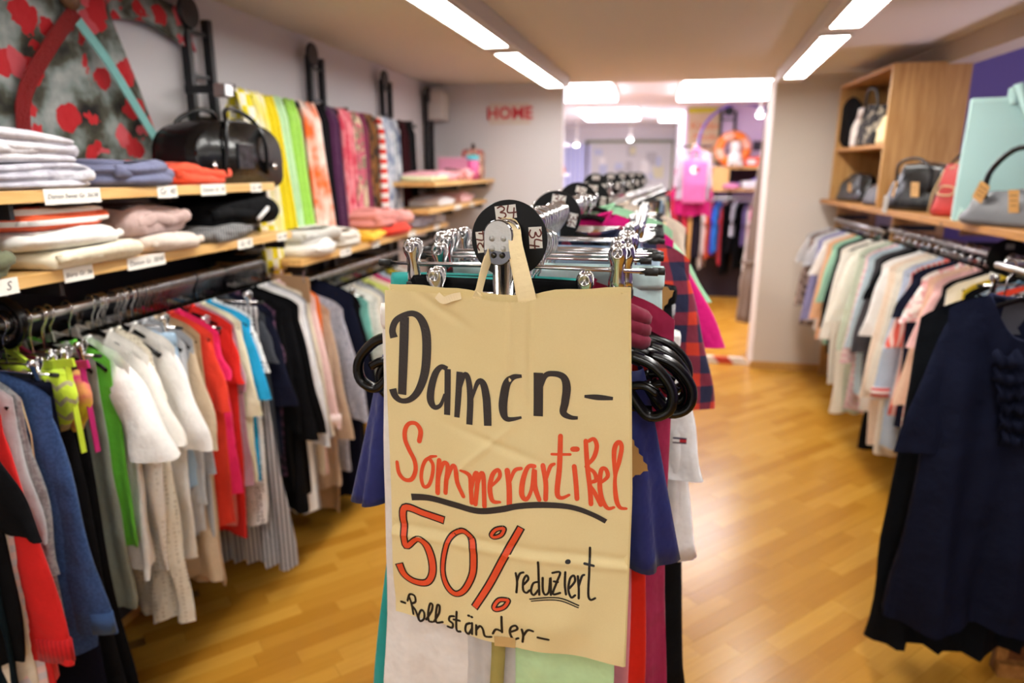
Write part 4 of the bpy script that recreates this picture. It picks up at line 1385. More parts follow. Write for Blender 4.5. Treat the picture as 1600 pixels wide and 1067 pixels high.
Rr(3.63, 'blouse', 'pale apricot blouse with ruched cuff', cloth('#ecd8c4'), 0.97, hw=0.225, sleeve='long', sl=0.66, T=0.05)
Rr(3.71, 'tshirt', 'white tee with navy shoulder patch', cloth('#efeeec'), 0.83, hw=0.225, sleeve='three', sl=0.36, r0=0.08, r1=0.075, out=0.07)
Rr(3.80, 'dress', 'long black dress far along the right rail', cloth('#131519'), 1.09, hw=0.21, sleeve='short')
Rr(3.89, 'cardigan', 'charcoal cardigan between white and blue', cloth('#4a474b'), 0.81, hw=0.215, sleeve='long', sl=0.5)
Rr(3.98, 'blouse', 'ice blue blouse', cloth('#c3d5de'), 0.83, hw=0.215, sleeve='long', sl=0.5)
Rr(4.07, 'blouse', 'pink checked blouse', cloth('#e6b9c0', 'check', '#f0dcd8', s=26), 0.95, hw=0.215, sleeve='long', sl=0.6)
Rr(4.17, 'blouse', 'sage green thin blouse', cloth('#c2cfb8'), 0.99, hw=0.21, sleeve='long', sl=0.56)
Rr(4.28, 'blouse', 'ivory blouse with puffed sleeves by the divider board', cloth('#efebdd'), 1.03, hw=0.235, sleeve='three', sl=0.40, out=0.1, r0=0.09, r1=0.08, T=0.06)
for (y, nm, sh, m, ln, kw) in [
    (4.52, 'top', 'ivory long top beyond the divider board', cloth('#eeeae0'), 0.92, dict(sleeve='long')),
    (4.64, 'jacket', 'black jacket beyond the divider board', BLK, 0.75, dict(sleeve='long', sl=0.5)),
    (4.76, 'blouse', 'mint green blouse beyond the divider board', cloth('#a8d8bc'), 0.72, dict(sleeve='three', sl=0.36)),
    (4.88, 'blouse', 'peach orange blouse beyond the divider board', cloth('#edb48c'), 0.70, dict(sleeve='long', sl=0.5)),
    (5.00, 'top', 'white tee near the back wall', cloth('#e8e6e2'), 0.66, dict(sleeve='short', sl=0.22)),
    (5.12, 'top', 'lavender top near the back wall', cloth('#8a88b4'), 0.6, dict(sleeve='long')),
    (5.24, 'shirt', 'pale grey shirt near the back wall', cloth('#c8c8ca'), 0.66, dict(sleeve='short', sl=0.2)),
    (5.36, 'blouse', 'brown patterned blouse near the back wall', cloth('#5d4a44', 'speckle', '#a08a80', s=40), 0.72, dict(sleeve='long', sl=0.5)),
    (5.48, 'shirt', 'light grey jersey last before the back wall', cloth('#c6c4c6'), 0.5, dict(sleeve='short', sl=0.2))]:
    Rr(y, nm, sh, m, ln, hw=0.215, **kw)
SEEN2 = {}
for i in range(16):
    hanger('plastic', (QX, 2.86 + i * 0.092, QZ), random.Random(i + 50).uniform(-.15, .15), behind(GR, 2.86 + i * 0.092, ('empty black hanger hooked', 'second empty black hanger'), SEEN2), 'empty hangers on the right rail', hw=0.185, hook_drop=0.07)
hanger('clip', (1.30, 2.62, QZ), 0.2, 'chrome clip hanger with pale clips above the navy dress', None, hw=0.17, hook_drop=0.05)

# bags on the right shelf
ST = 1.388
# mint carrier bag
MINT = plain('mint_paper', '#a6cbc8', 0.55, bump=0.15, bscale=6)
MINT2 = plain('mint_band', '#b9dedb', 0.55)
t = thing('carrier_bag', 'large mint green carrier bag standing on the right shelf', 'carrier bag', (1.52, 3.30, ST), math.radians(-18))
bw, bd, bh = 0.42, 0.15, 0.50
outer = [[(sx * bw / 2 * f, sy * bd / 2 * g, z) for sx, sy in ((-1, -1), (1, -1), (1, 1), (-1, 1))] for z, f, g in ((0, 1, 1), (0.18, 1, 0.95), (0.38, 0.98, 0.8), (bh, 0.97, 0.6))]
inner = [[(p[0] * 0.985, p[1] * 0.95, p[2]) for p in r] for r in reversed(outer[1:])]
mb = MB().ring_loft(outer + inner + [[(p[0], p[1], 0.02) for p in outer[0]]], False, True)
mb.build('body', MINT, t)
MB().ring_loft([[(p[0] * 1.004, p[1] * 1.02, z) for p in outer[-1]] for z in (bh - 0.10, bh + 0.002)], False, False).build('top_band', MINT2, t, solid=0.002)
for sy in (-1, 1):
    ym = sy * (bd / 2 * 0.64 + 0.004)
    MB().strap(smooth_line([(-0.06, ym, bh - 0.03), (-0.06, ym * 1.1, bh + 0.03), (-0.055, ym * 1.5, bh + 0.045), (-0.03, ym * 2.0, bh - 0.03), (0.0, ym * 2.05, bh - 0.085), (0.05, ym * 2.05, bh - 0.10), (0.09, ym * 1.8, bh - 0.06), (0.11, ym * 1.2, bh)]), 0.03, 0.003, (0.9, 0, 0.3)).build('handle', MINT2, t, smooth=True)
MB().prism([(-0.20, 0.002), (-0.10, 0.002), (-0.19, 0.06)], -0.082, -0.078).build('folded_corner', plain('mint_corner', '#c6e6de', 0.5), t)

# soft bags: shaped by a lofted pillow
def soft_bag(name, label, loc, rotz, w, d, h, mat, handles=(), cat='handbag', slump=0.0, trimm=None, zipper=True, tags=()):
    _gseed[0] += 1
    r = random.Random(_gseed[0])
    p = [r.uniform(0, TAU) for _ in range(5)]
    t = thing(name, label, cat, loc, rotz, 'handbags on the right shelf')
    rings = []
    for i in range(13):
        v = i / 12
        ww = w / 2 * (1 - 0.28 * v ** 2.2) * (0.93 if i in (0,) else 1)
        dd = d / 2 * (1.0 - 0.72 * v ** 1.6) * (0.85 if i == 0 else 1)
        ring = []
        for j in range(28):
            a = TAU * j / 28
            x = ww * math.copysign(abs(math.cos(a)) ** 0.6, math.cos(a))
            y = dd * math.copysign(abs(math.sin(a)) ** 0.6, math.sin(a))
            y += 0.010 * math.sin(11 * x / w * 2 + p[0] + 4 * v) * v * (d / 0.15)
            z = h * v * (1 - slump * (abs(x) / (w / 2)) ** 2 * v) + 0.006 * math.sin(14 * x + p[1]) * v
            x += 0.006 * math.sin(9 * v + p[2])
            ring.append((x, y, z))
        rings.append(ring)
    MB().ring_loft(rings).build('body', mat, t, smooth=True)
    if zipper:
        MB().tube([(-w * 0.33, 0, h * (1 - slump * 0.3) + 0.002), (0, 0.004, h * 1.0 + 0.004), (w * 0.33, 0, h * (1 - slump * 0.3) + 0.002)], 0.004, n=5).build('zip', CHROME if trimm is None else trimm, t)
    if trimm is not None:
        for s in (-1, 1):
            MB().tube([(-w * 0.48, s * d * 0.42, 0.012), (-w * 0.46, s * d * 0.36, h * 0.45), (-w * 0.36, s * d * 0.16, h * 0.9), (0, s * d * 0.13, h * 0.98), (w * 0.36, s * d * 0.16, h * 0.9), (w * 0.46, s * d * 0.36, h * 0.45), (w * 0.48, s * d * 0.42, 0.012)], 0.005, n=6).build('piping', trimm, t, smooth=True)
    for pts, rad, m in handles:
        MB().tube(smooth_line(pts), rad, n=8).build('handle', m or mat, t, smooth=True)
    for (pl, rt, wt, ht, mt) in tags:
        price_tag(t, pl, rt, wt, ht, mt)
    return t


GREYL = plain('grey_leather', '#58585b', 0.42, 0, 0.5, bump=0.6, bscale=10)
DGREY = plain('dark_grey_leather', '#48464a', 0.4, 0, 0.5, bump=0.5, bscale=10)
REDL = plain('red_leather', '#b02f2b', 0.45, 0, 0.5, bump=0.5, bscale=12)
CORD = plain('beige_cord', '#b8a27a', 0.8)
soft_bag('leather_handbag', 'grey leather handbag with arched black handle in front of the mint bag', (1.40, 3.0, ST), math.radians(-62), 0.42, 0.17, 0.135, GREYL,
         [([(-0.10, -0.05, 0.10), (-0.10, -0.045, 0.20), (-0.03, -0.03, 0.285), (0.06, -0.03, 0.285), (0.11, -0.045, 0.20), (0.11, -0.05, 0.10)], 0.011, BLACKP)], slump=0.35,
         tags=[((-0.085, -0.075, 0.16), (0.15, 0.5, 0), 0.05, 0.075, KRAFT), ((0.04, -0.085, 0.14), (0.15, -0.05, 0), 0.04, 0.085, KRAFT)])
soft_bag('leather_handbag', 'dark grey slouchy leather bag at the near end of the right shelf', (1.44, 2.62, ST), math.radians(-70), 0.30, 0.2, 0.11, DGREY, slump=0.5)
soft_bag('handbag', 'small red leather backpack with beige cord beside the mint bag', (1.43, 3.62, ST), math.radians(-65), 0.19, 0.15, 0.235, REDL,
         [([(-0.05, -0.065, 0.12), (0.0, -0.085, 0.14), (0.05, -0.075, 0.13), (0.04, -0.08, 0.10), (-0.03, -0.08, 0.10), (-0.05, -0.065, 0.12)], 0.004, CORD)], trimm=CORD)
soft_bag('leather_handbag', 'black leather handbag with white piping and two hanging tags', (1.44, 4.06, ST), math.radians(-68), 0.44, 0.20, 0.25, LEATH,
         [([(-0.12, -0.07, 0.12), (-0.10, -0.09, 0.24), (0.0, -0.07, 0.27), (0.11, -0.08, 0.22), (0.12, -0.08, 0.10)], 0.008, LEATH)], slump=0.2,
         tags=[((-0.075, -0.11, 0.155), (0.1, 0.35, 0), 0.016, 0.09, KRAFT), ((-0.125, -0.12, 0.075), (0.12, 0.2, 0), 0.035, 0.095, plain('tag_grey', '#b9b7b2', 0.6)), ((0.05, -0.105, 0.15), (0.12, 0.0, 0), 0.055, 0.075, plain('tag_tan', '#caa06a', 0.8))])
soft_bag('leather_handbag', 'black shoulder bag with thin strap behind the red backpack', (1.55, 3.78, ST), math.radians(-70), 0.30, 0.13, 0.26, plain('black_leather_matt', '#141518', 0.4, 0, 0.5, bump=0.4, bscale=12),
         [([(-0.14, -0.03, 0.2), (-0.05, -0.05, 0.28), (0.06, -0.05, 0.285), (0.14, -0.03, 0.22)], 0.006, BLACKP)])
soft_bag('leather_handbag', 'black crumpled bag in the lower compartment of the wooden cabinet', (1.42, 5.18, ST + 0.002), math.radians(-80), 0.46, 0.16, 0.19, LEATH, slump=0.35,
         tags=[((0.07, -0.09, 0.12), (0.1, 0.3, 0), 0.05, 0.055, KRAFT)])
soft_bag('leather_handbag', 'brown-black clutch bag in the lower compartment of the wooden cabinet', (1.40, 4.66, ST + 0.002), math.radians(-80), 0.26, 0.12, 0.12, plain('brown_black_leather', '#241a1e', 0.4, 0, 0.5, bump=0.4, bscale=12), slump=0.2)
# upper compartment
UC = ST + 0.362
t = thing('felt_hat', 'black round hat at the far end of the wooden cabinet', 'hat', (1.37, 5.34, UC + 0.17), (0, math.radians(90), math.radians(10)))
MB().lathe([(0, -0.02), (0.165, -0.02), (0.17, -0.012), (0.165, -0.004), (0.10, 0.0), (0.095, 0.06), (0.06, 0.085), (0, 0.09)], 28).build('brim_and_crown', cloth('#101013'), t, smooth=True)
MB().lathe([(0.1, 0.002), (0.102, 0.002), (0.1, 0.026), (0.098, 0.026)], 28).build('hat_band', cloth('#1c1c20'), t, smooth=True)
soft_bag('handbag', 'white and rose fabric bag beside the black hat in the cabinet', (1.40, 5.16, UC), math.radians(-78), 0.20, 0.11, 0.26, cloth('#cdbfbd', 'floral', '#d8cfc8', '#9a8078', s=20), zipper=False, slump=0.1)
soft_bag('handbag', 'dark bag with beige leaf print in the upper cabinet compartment', (1.39, 4.88, UC), math.radians(-78), 0.30, 0.14, 0.25, cloth('#1c1a1c', 'floral', '#2a2628', '#8f8474', s=22),
         [([(-0.08, -0.03, 0.2), (-0.05, -0.04, 0.33), (0.05, -0.04, 0.33), (0.08, -0.03, 0.2)], 0.008, BLACKP)], zipper=False)
soft_bag('handbag', 'small cream cloth pouch at the near end of the upper cabinet compartment', (1.36, 4.52, UC), math.radians(-75), 0.13, 0.09, 0.17, cloth('#dcc79a'), zipper=False, slump=0.3)
INK = [['damen',[[-137.4,-37.1,13.0],[-140.2,-92.2,13.0],[-144.0,-149.1,12.5]]],['damen',[[-153.2,-66.9,11.3],[-155.2,-56.1,9.6],[-149.8,-42.8,9.1],[-136.7,-34.2,7.9],[-123.9,-32.2,8.5],[-113.6,-39.8,11.3],[-107.1,-58.3,13.0],[-106.6,-87.5,13.0],[-110.2,-117.4,12.5],[-119.7,-142.0,10.8],[-132.4,-155.6,8.5],[-145.6,-158.4,7.9],[-154.5,-151.9,10.2],[-157.8,-141.4,11.3]]],['damen',[[-77.0,-108.1,7.4],[-85.8,-105.6,7.4],[-94.4,-115.9,9.6],[-100.7,-137.8,10.8],[-101.8,-154.6,10.8],[-96.3,-164.3,7.9],[-87.2,-160.6,5.7],[-80.8,-144.1,4.0]]],['damen',[[-76.4,-108.0,9.1],[-76.8,-139.4,9.1],[-77.7,-174.3,9.1]]],['damen',[[-59.1,-110.9,9.1],[-61.0,-144.4,9.1],[-63.4,-176.7,7.9]]],['damen',[[-59.1,-138.3,3.4],[-52.8,-115.6,6.8],[-47.0,-119.1,7.9],[-43.9,-146.3,9.1],[-45.1,-185.7,9.1]]],['damen',[[-41.6,-149.1,3.4],[-33.4,-124.8,6.8],[-25.5,-124.9,9.6],[-20.5,-147.8,11.3],[-18.5,-185.3,10.8]]],['damen',[[29.5,-109.9,4.5],[17.6,-112.4,7.9],[8.5,-122.3,11.3],[3.8,-143.2,12.5],[3.2,-161.1,11.9],[7.2,-172.3,8.5],[17.1,-172.8,5.7],[29.2,-169.5,3.4]]],['damen',[[51.7,-104.6,13.0],[52.0,-137.2,13.0],[52.0,-166.7,13.0]]],['damen',[[53.9,-131.2,4.5],[60.7,-109.0,7.4],[72.6,-104.9,7.9],[85.4,-109.0,9.6],[90.1,-123.1,11.3],[88.3,-145.1,10.8],[86.3,-159.9,9.6],[96.0,-166.0,6.8],[106.0,-166.5,4.5]]],['damen',[[114.1,-135.2,4.0],[131.7,-136.1,7.9],[152.1,-137.1,4.5]]],['sommer',[[-120.8,-217.9,7.4],[-118.1,-202.0,7.4],[-124.5,-191.5,6.2],[-135.3,-192.3,6.2],[-141.9,-202.8,6.8],[-142.5,-218.0,6.8],[-136.9,-233.4,6.8],[-129.7,-248.8,6.8],[-128.7,-264.7,6.8],[-135.5,-279.9,6.8],[-146.6,-281.6,6.2],[-155.0,-271.9,6.2],[-157.1,-254.3,5.1]]],['sommer',[[-105.6,-241.9,5.7],[-112.5,-247.3,5.7],[-117.6,-258.9,5.7],[-120.3,-275.3,5.7],[-117.0,-289.0,5.7],[-109.1,-286.3,5.7],[-103.0,-270.5,5.7],[-101.0,-252.7,5.7],[-105.6,-241.9,5.7],[-95.4,-238.2,3.4]]],['sommer',[[-90.9,-243.9,7.4],[-93.8,-271.3,7.4],[-95.4,-296.8,7.4]]],['sommer',[[-92.2,-271.2,4.0],[-84.9,-248.2,6.2],[-78.2,-250.8,6.8],[-80.9,-273.4,6.8],[-83.0,-294.6,6.8]]],['sommer',[[-80.0,-274.9,4.0],[-71.2,-250.8,6.2],[-65.8,-254.5,6.8],[-64.1,-275.1,6.8],[-55.3,-295.9,6.2]]],['sommer',[[-58.2,-254.8,4.0],[-45.0,-262.2,6.8],[-43.5,-282.8,6.8],[-42.6,-304.0,6.8]]],['sommer',[[-42.9,-286.0,4.0],[-37.1,-258.3,6.2],[-33.0,-262.7,6.8],[-37.1,-305.4,6.8]]],['sommer',[[-35.7,-285.3,4.0],[-28.7,-257.6,6.2],[-24.5,-261.9,6.8],[-23.5,-306.7,6.8]]],['sommer',[[-15.7,-277.0,3.4],[-1.2,-259.2,5.7],[-3.0,-248.4,5.7],[-11.0,-256.0,6.8],[-15.1,-277.0,7.4],[-11.3,-295.8,6.8],[-0.2,-296.7,4.0]]],['sommer',[[9.8,-247.9,7.9],[12.7,-271.2,7.9],[13.3,-300.5,7.9]]],['sommer',[[13.3,-266.4,4.0],[20.1,-247.9,5.7],[29.4,-244.0,5.1]]],['sommer',[[47.8,-240.0,6.2],[39.1,-241.3,6.2],[32.4,-260.0,7.4],[30.8,-282.2,7.4],[37.3,-289.5,6.2],[44.3,-274.6,5.1],[47.8,-244.6,6.8],[48.9,-269.5,7.4],[55.5,-289.4,6.2]]],['sommer',[[59.4,-238.3,6.8],[64.0,-263.4,6.8],[64.3,-288.5,6.8]]],['sommer',[[64.5,-258.7,4.0],[69.5,-240.3,5.7],[75.1,-235.5,4.5]]],['sommer',[[83.0,-193.8,6.8],[82.4,-240.1,7.4],[80.1,-277.6,7.4],[86.1,-285.5,5.7],[96.7,-280.7,4.0]]],['sommer',[[71.5,-221.1,4.0],[83.5,-221.0,4.0],[96.8,-220.5,4.0]]],['sommer',[[102.6,-237.7,6.8],[105.7,-262.7,6.8],[107.7,-286.2,6.8]]],['sommer',[[100.3,-212.6,7.9],[106.0,-212.2,7.9]]],['sommer',[[117.4,-199.2,6.2],[120.7,-236.8,6.8],[124.9,-267.1,6.8],[127.3,-293.4,6.8]]],['sommer',[[121.1,-199.8,5.1],[128.5,-196.3,5.7],[132.7,-207.0,6.2],[128.8,-223.9,6.2],[118.4,-237.6,4.0]]],['sommer',[[118.4,-237.6,4.0],[129.9,-245.1,5.7],[133.1,-257.1,6.2],[124.2,-262.5,5.1],[131.7,-275.8,6.2],[140.8,-294.3,5.7]]],['sommer',[[136.9,-262.9,4.0],[148.6,-251.1,5.7],[146.0,-240.0,5.7],[139.9,-241.2,6.2],[138.4,-262.8,6.8],[141.9,-284.2,6.8],[150.2,-298.3,5.7],[159.2,-296.5,4.0]]],['sommer',[[160.4,-266.9,3.4],[156.5,-221.6,6.2],[157.6,-205.0,6.8],[162.6,-198.7,6.2],[166.2,-206.4,6.2],[163.6,-227.0,6.2],[159.0,-251.7,5.1],[161.5,-282.2,6.8],[167.1,-295.7,5.7],[176.1,-297.0,4.0]]],['underline',[[-137.1,-308.7,10.9],[-108.2,-306.6,9.8],[-69.5,-311.6,9.8],[-34.1,-315.3,9.8],[0.9,-307.8,9.8],[23.9,-300.9,9.3],[52.3,-297.1,9.3],[86.1,-297.2,8.2],[108.4,-301.0,7.6],[130.7,-309.4,7.1],[148.9,-318.8,7.1]]],['fifty',[[-87.5,-339.8,11.5],[-118.2,-333.0,10.4],[-148.5,-327.4,10.9],[-150.4,-360.0,9.8],[-147.9,-389.9,9.3],[-130.3,-375.8,8.7],[-116.7,-384.1,10.4],[-108.2,-407.9,11.5],[-107.7,-431.1,10.9],[-117.2,-447.5,9.8],[-137.6,-450.0,9.8],[-153.0,-440.1,9.8],[-160.1,-421.4,10.9]]],['fifty',[[-62.9,-353.8,8.2],[-79.1,-368.5,7.1],[-88.0,-395.6,7.1],[-90.2,-425.7,7.1],[-83.1,-448.2,8.2],[-71.0,-458.5,8.7],[-57.0,-449.9,9.3],[-44.5,-423.4,9.8],[-41.7,-396.8,10.4],[-43.1,-367.7,9.8],[-52.4,-354.3,8.2],[-62.9,-353.8,8.2]]],['fifty',[[29.8,-333.8,9.8],[6.5,-381.4,10.4],[-17.5,-433.3,10.4],[-40.6,-474.8,9.8]]],['fifty',[[3.7,-337.2,6.0],[-6.5,-340.8,6.0],[-13.3,-350.1,6.0],[-9.5,-353.8,6.0],[0.8,-348.6,6.0],[5.2,-339.6,6.0],[3.7,-337.2,6.0]]],['fifty',[[10.0,-453.0,6.0],[-2.6,-455.3,6.0],[-10.2,-467.3,6.0],[-6.3,-470.5,6.0],[4.9,-465.3,6.0],[10.9,-456.2,6.0],[10.0,-453.0,6.0]]],['reduziert',[[22.7,-407.0,3.5],[24.8,-421.4,3.5],[23.7,-438.6,3.5]]],['reduziert',[[24.8,-418.8,3.5],[28.6,-407.3,3.5],[34.1,-404.0,3.5]]],['reduziert',[[34.5,-424.1,3.5],[41.2,-414.5,3.5],[38.8,-408.3,3.5],[34.2,-417.0,3.5],[33.7,-432.8,3.5],[38.4,-437.7,3.5],[43.1,-432.9,3.5]]],['reduziert',[[55.5,-383.8,3.5],[56.3,-411.0,3.5],[57.2,-439.6,3.5]]],['reduziert',[[55.2,-417.6,3.5],[48.3,-421.1,3.5],[45.2,-434.6,3.5],[49.3,-440.6,3.5],[56.0,-431.2,3.5]]],['reduziert',[[62.1,-410.3,3.5],[62.4,-431.4,3.5],[66.0,-438.5,3.5],[71.1,-432.6,3.5],[73.1,-409.0,3.5],[74.1,-438.1,3.5]]],['reduziert',[[75.9,-401.5,3.5],[86.8,-400.2,3.5],[81.9,-417.6,3.5],[77.0,-436.1,3.5],[87.6,-433.1,3.5]]],['reduziert',[[78.1,-415.4,3.5],[83.9,-416.0,3.5]]],['reduziert',[[94.2,-399.3,3.5],[94.0,-419.3,3.5],[96.0,-434.6,3.5]]],['reduziert',[[96.7,-381.8,6.5],[98.7,-381.6,6.5]]],['reduziert',[[100.7,-424.3,3.5],[108.2,-412.7,3.5],[106.5,-403.9,3.5],[101.2,-409.4,3.5],[99.3,-426.7,3.5],[103.6,-438.2,3.5],[109.2,-434.2,3.5]]],['reduziert',[[112.2,-404.2,3.5],[114.1,-423.2,3.5],[114.5,-438.7,3.5]]],['reduziert',[[114.0,-419.3,3.5],[117.9,-404.4,3.5],[121.2,-401.5,3.5]]],['reduziert',[[128.0,-359.6,3.5],[128.2,-395.8,3.5],[128.0,-431.1,3.5],[131.6,-439.7,3.5],[137.8,-437.0,3.5]]],['reduziert',[[121.0,-383.1,3.5],[134.3,-385.6,3.5]]],['reduziert',[[43.5,-448.0,2.2],[85.8,-441.5,2.2],[114.8,-449.8,2.2]]],['reduziert',[[45.6,-451.3,1.9],[85.8,-445.4,1.9],[114.3,-453.4,1.9]]],['roll',[[-163.1,-492.9,3.8],[-156.1,-493.7,3.8]]],['roll',[[-148.9,-481.3,3.8],[-145.5,-490.5,3.8],[-141.7,-508.1,3.8]]],['roll',[[-151.8,-488.6,3.8],[-147.5,-476.3,3.8],[-139.2,-476.6,3.8],[-138.0,-486.7,3.8],[-144.9,-493.2,3.8],[-137.9,-501.6,3.8],[-132.4,-515.9,3.8]]],['roll',[[-128.0,-498.5,3.8],[-132.8,-508.9,3.8],[-130.5,-517.7,3.8],[-124.0,-512.6,3.8],[-123.3,-502.1,3.8],[-128.0,-498.5,3.8]]],['roll',[[-120.2,-513.1,3.8],[-110.8,-496.2,3.8],[-108.9,-484.9,3.8],[-113.0,-484.4,3.8],[-116.6,-500.5,3.8],[-116.1,-514.3,3.8],[-110.1,-515.6,3.8]]],['roll',[[-107.6,-514.9,3.8],[-98.9,-498.0,3.8],[-97.3,-484.7,3.8],[-101.1,-484.6,3.8],[-104.1,-502.2,3.8],[-103.5,-515.3,3.8],[-93.4,-512.9,3.8]]],['roll',[[-74.6,-498.8,3.8],[-81.2,-500.8,3.8],[-82.6,-507.9,3.8],[-76.8,-512.3,3.8],[-78.2,-519.4,3.8],[-85.4,-519.0,3.8]]],['roll',[[-70.1,-490.0,3.8],[-71.1,-508.0,3.8],[-70.1,-521.7,3.8],[-63.9,-521.9,3.8]]],['roll',[[-75.3,-504.5,3.8],[-65.1,-504.1,3.8]]],['roll',[[-48.0,-503.1,3.8],[-54.3,-507.4,3.8],[-55.7,-518.0,3.8],[-50.5,-521.7,3.8],[-45.4,-512.0,3.8]]],['roll',[[-44.6,-501.9,3.8],[-44.9,-520.6,3.8]]],['roll',[[-51.0,-491.5,3.8],[-49.4,-491.3,3.8]]],['roll',[[-46.0,-492.2,3.8],[-44.5,-492.0,3.8]]],['roll',[[-37.9,-503.4,3.8],[-38.1,-519.9,3.8]]],['roll',[[-38.0,-511.0,3.8],[-31.7,-503.2,3.8],[-27.2,-507.7,3.8],[-24.2,-519.3,3.8],[-14.4,-519.3,3.8]]],['roll',[[1.8,-480.9,3.8],[2.1,-508.7,3.8]]],['roll',[[-11.9,-512.8,3.8],[-7.0,-504.2,3.8],[0.9,-506.5,3.8]]],['roll',[[14.8,-506.9,3.8],[25.0,-500.4,3.8],[22.9,-494.2,3.8],[16.0,-497.6,3.8],[13.9,-508.1,3.8],[18.4,-519.4,3.8],[26.6,-516.8,3.8]]],['roll',[[31.9,-499.7,3.8],[34.0,-510.3,3.8],[32.9,-522.1,3.8]]],['roll',[[34.1,-511.0,3.8],[40.9,-499.8,3.8],[48.9,-500.0,3.8]]],['roll',[[55.9,-509.6,3.8],[72.2,-510.9,3.8]]]]

# ---------------------------------------------------------------- the rolling rack in the middle
CX, CZ = -0.192, 1.503
CAPM = plain('dark_chrome', '#6e6e72', 0.16, 1.0)
FILM = plain('frosted_film', '#d3d6d6', 0.7, bump=0.3, bscale=120)


def rack(label, x0, y0, x1, y1, z):
    L_ = math.hypot(x1 - x0, y1 - y0)
    ang = math.atan2(-(x1 - x0), y1 - y0)
    t = thing('rolling_rack', label, 'clothes rack', (x0, y0, 0), ang)
    MB().tube([(0, -0.012, z), (0, L_ + 0.012, z)], 0.022, n=18, up=(0, 0, 1), flat=0.62).build('top_rail', CHROME, t, smooth=True)
    for yy in (0.018, L_ - 0.018):
        MB().tube([(0, yy, 0.12), (0, yy, z - 0.012)], 0.0155, n=16).build('post', CHROME, t, smooth=True)
        MB().tube([(-0.24, yy, 0.10), (0.24, yy, 0.10)], 0.016, n=12).build('foot_bar', CHROME, t, smooth=True)
        for sx in (-0.22, 0.22):
            c = MB().tube([(sx, yy - 0.012, 0.035), (sx, yy + 0.012, 0.035)], 0.035, n=14).build('caster', RUBBER, t, smooth=True)
            MB().box((sx, yy, 0.075), (0.02, 0.03, 0.03)).build('caster_fork', STEEL, c)
    MB().tube([(0, 0.02, 0.10), (0, L_ - 0.02, 0.10)], 0.013, n=10).build('lower_bar', CHROME, t, smooth=True)
    for yy, s in ((-0.012, -1), (L_ + 0.012, 1)):
        w, hh = 0.0205, 0.0315
        out = [(w * math.cos(math.radians(a)), hh - w + w * math.sin(math.radians(a))) for a in range(0, 181, 15)] + [(w * math.cos(math.radians(a)), -hh + w + w * math.sin(math.radians(a))) for a in range(180, 361, 15)]
        c = MB().prism([(a, b + z) for a, b in out], yy - 0.004, yy + 0.004).build('rail_cap', CAPM, t, bevel=0.0015)
        if s < 0:
            fr = [(0.92 * w * math.cos(math.radians(q)), hh - w + 0.92 * w * math.sin(math.radians(q)) + z) for q in range(0, 181, 15)]
            fr += [(-0.92 * w, z - 0.0100), (-0.6 * w, z - 0.0085), (-0.2 * w, z - 0.0105), (0.3 * w, z - 0.0118), (0.92 * w, z - 0.0112)]
            MB().prism(fr, yy - 0.0049, yy - 0.0041).build('frosted_film', FILM, c)
            for dx, dz in ((-0.008, 0.006), (0.008, 0.006), (-0.008, -0.008), (0.008, -0.008), (-0.006, -0.017), (0.006, -0.017)):
                MB().lathe([(0, -0.0004), (0.0042, 0.0), (0, 0.0002)], 10, (dx, yy - 0.0052, z + dz), axis='Y').build('dimple', FILM if dz > -0.01 else CAPM, c, smooth=True)
    return t


rack('chrome rolling rack in front, carrying the paper bag and the size discs 34 and 36', CX - 0.006, 0.935, -0.175, 2.42, CZ)
rack('second chrome rolling rack, further back behind the first', -0.25, 2.78, -0.06, 4.9, 1.515)


def number(parent, txt, loc, roty, mat=INKBR):
    STK = {'3': [[(0, .9), (.25, 1), (.45, .85), (.4, .65), (.15, .52), (.45, .42), (.5, .18), (.25, 0), (0, .12)]],
           '4': [[(.1, 1), (.02, .45), (.6, .4)], [(.48, .75), (.36, 0)]],
           '6': [[(.45, 1), (.12, .6), (.05, .2), (.25, 0), (.48, .15), (.42, .38), (.1, .3)]]}
    mb = MB()
    x = -0.011
    for ch in txt:
        for s in STK[ch]:
            pts = smooth_line([(x + px * 0.021, 0, -0.0085 + pz * 0.017) for px, pz in s], 4)
            mb.strap(pts, 0.0022, 0.0003, (0, 0, 1) if False else [Vector((0, 0, 1)) if i == 0 else Vector((0, 0, 1)) for i in range(len(pts))]) if False else ribbon(mb, [(p[0], p[2], 0.0022) for p in pts], lambda a, b: 0.0)
        x += 0.0135
    return mb.build('lettering', mat, parent, loc=loc, rotz=(0, roty, 0))


def ribbon(mb, pts, surf, cap=True):
    """flat pen stroke in the XZ plane; pts (x, z, width)"""
    n = len(pts)
    Lp, Rp = [], []
    for i in range(n):
        a = pts[max(i - 1, 0)]
        b = pts[min(i + 1, n - 1)]
        tx, tz = b[0] - a[0], b[1] - a[1]
        ln = math.hypot(tx, tz) or 1e-9
        nx, nz = -tz / ln, tx / ln
        x, z, w = pts[i]
        Lp.append((x + nx * w / 2, z + nz * w / 2))
        Rp.append((x - nx * w / 2, z - nz * w / 2))
    vs = [(x, surf(x, z), z) for x, z in Lp] + [(x, surf(x, z), z) for x, z in Rp]
    fs = [(i, i + 1, n + i + 1, n + i) for i in range(n - 1)]
    mb.add(vs, fs)
    if cap:
        for k in (0, n - 1):
            x, z, w = pts[k]
            ring = [(x + 0.48 * w * math.cos(TAU * j / 10), z + 0.48 * w * math.sin(TAU * j / 10)) for j in range(10)]
            mb.add([(a, surf(a, b), b) for a, b in ring], [tuple(range(10))])


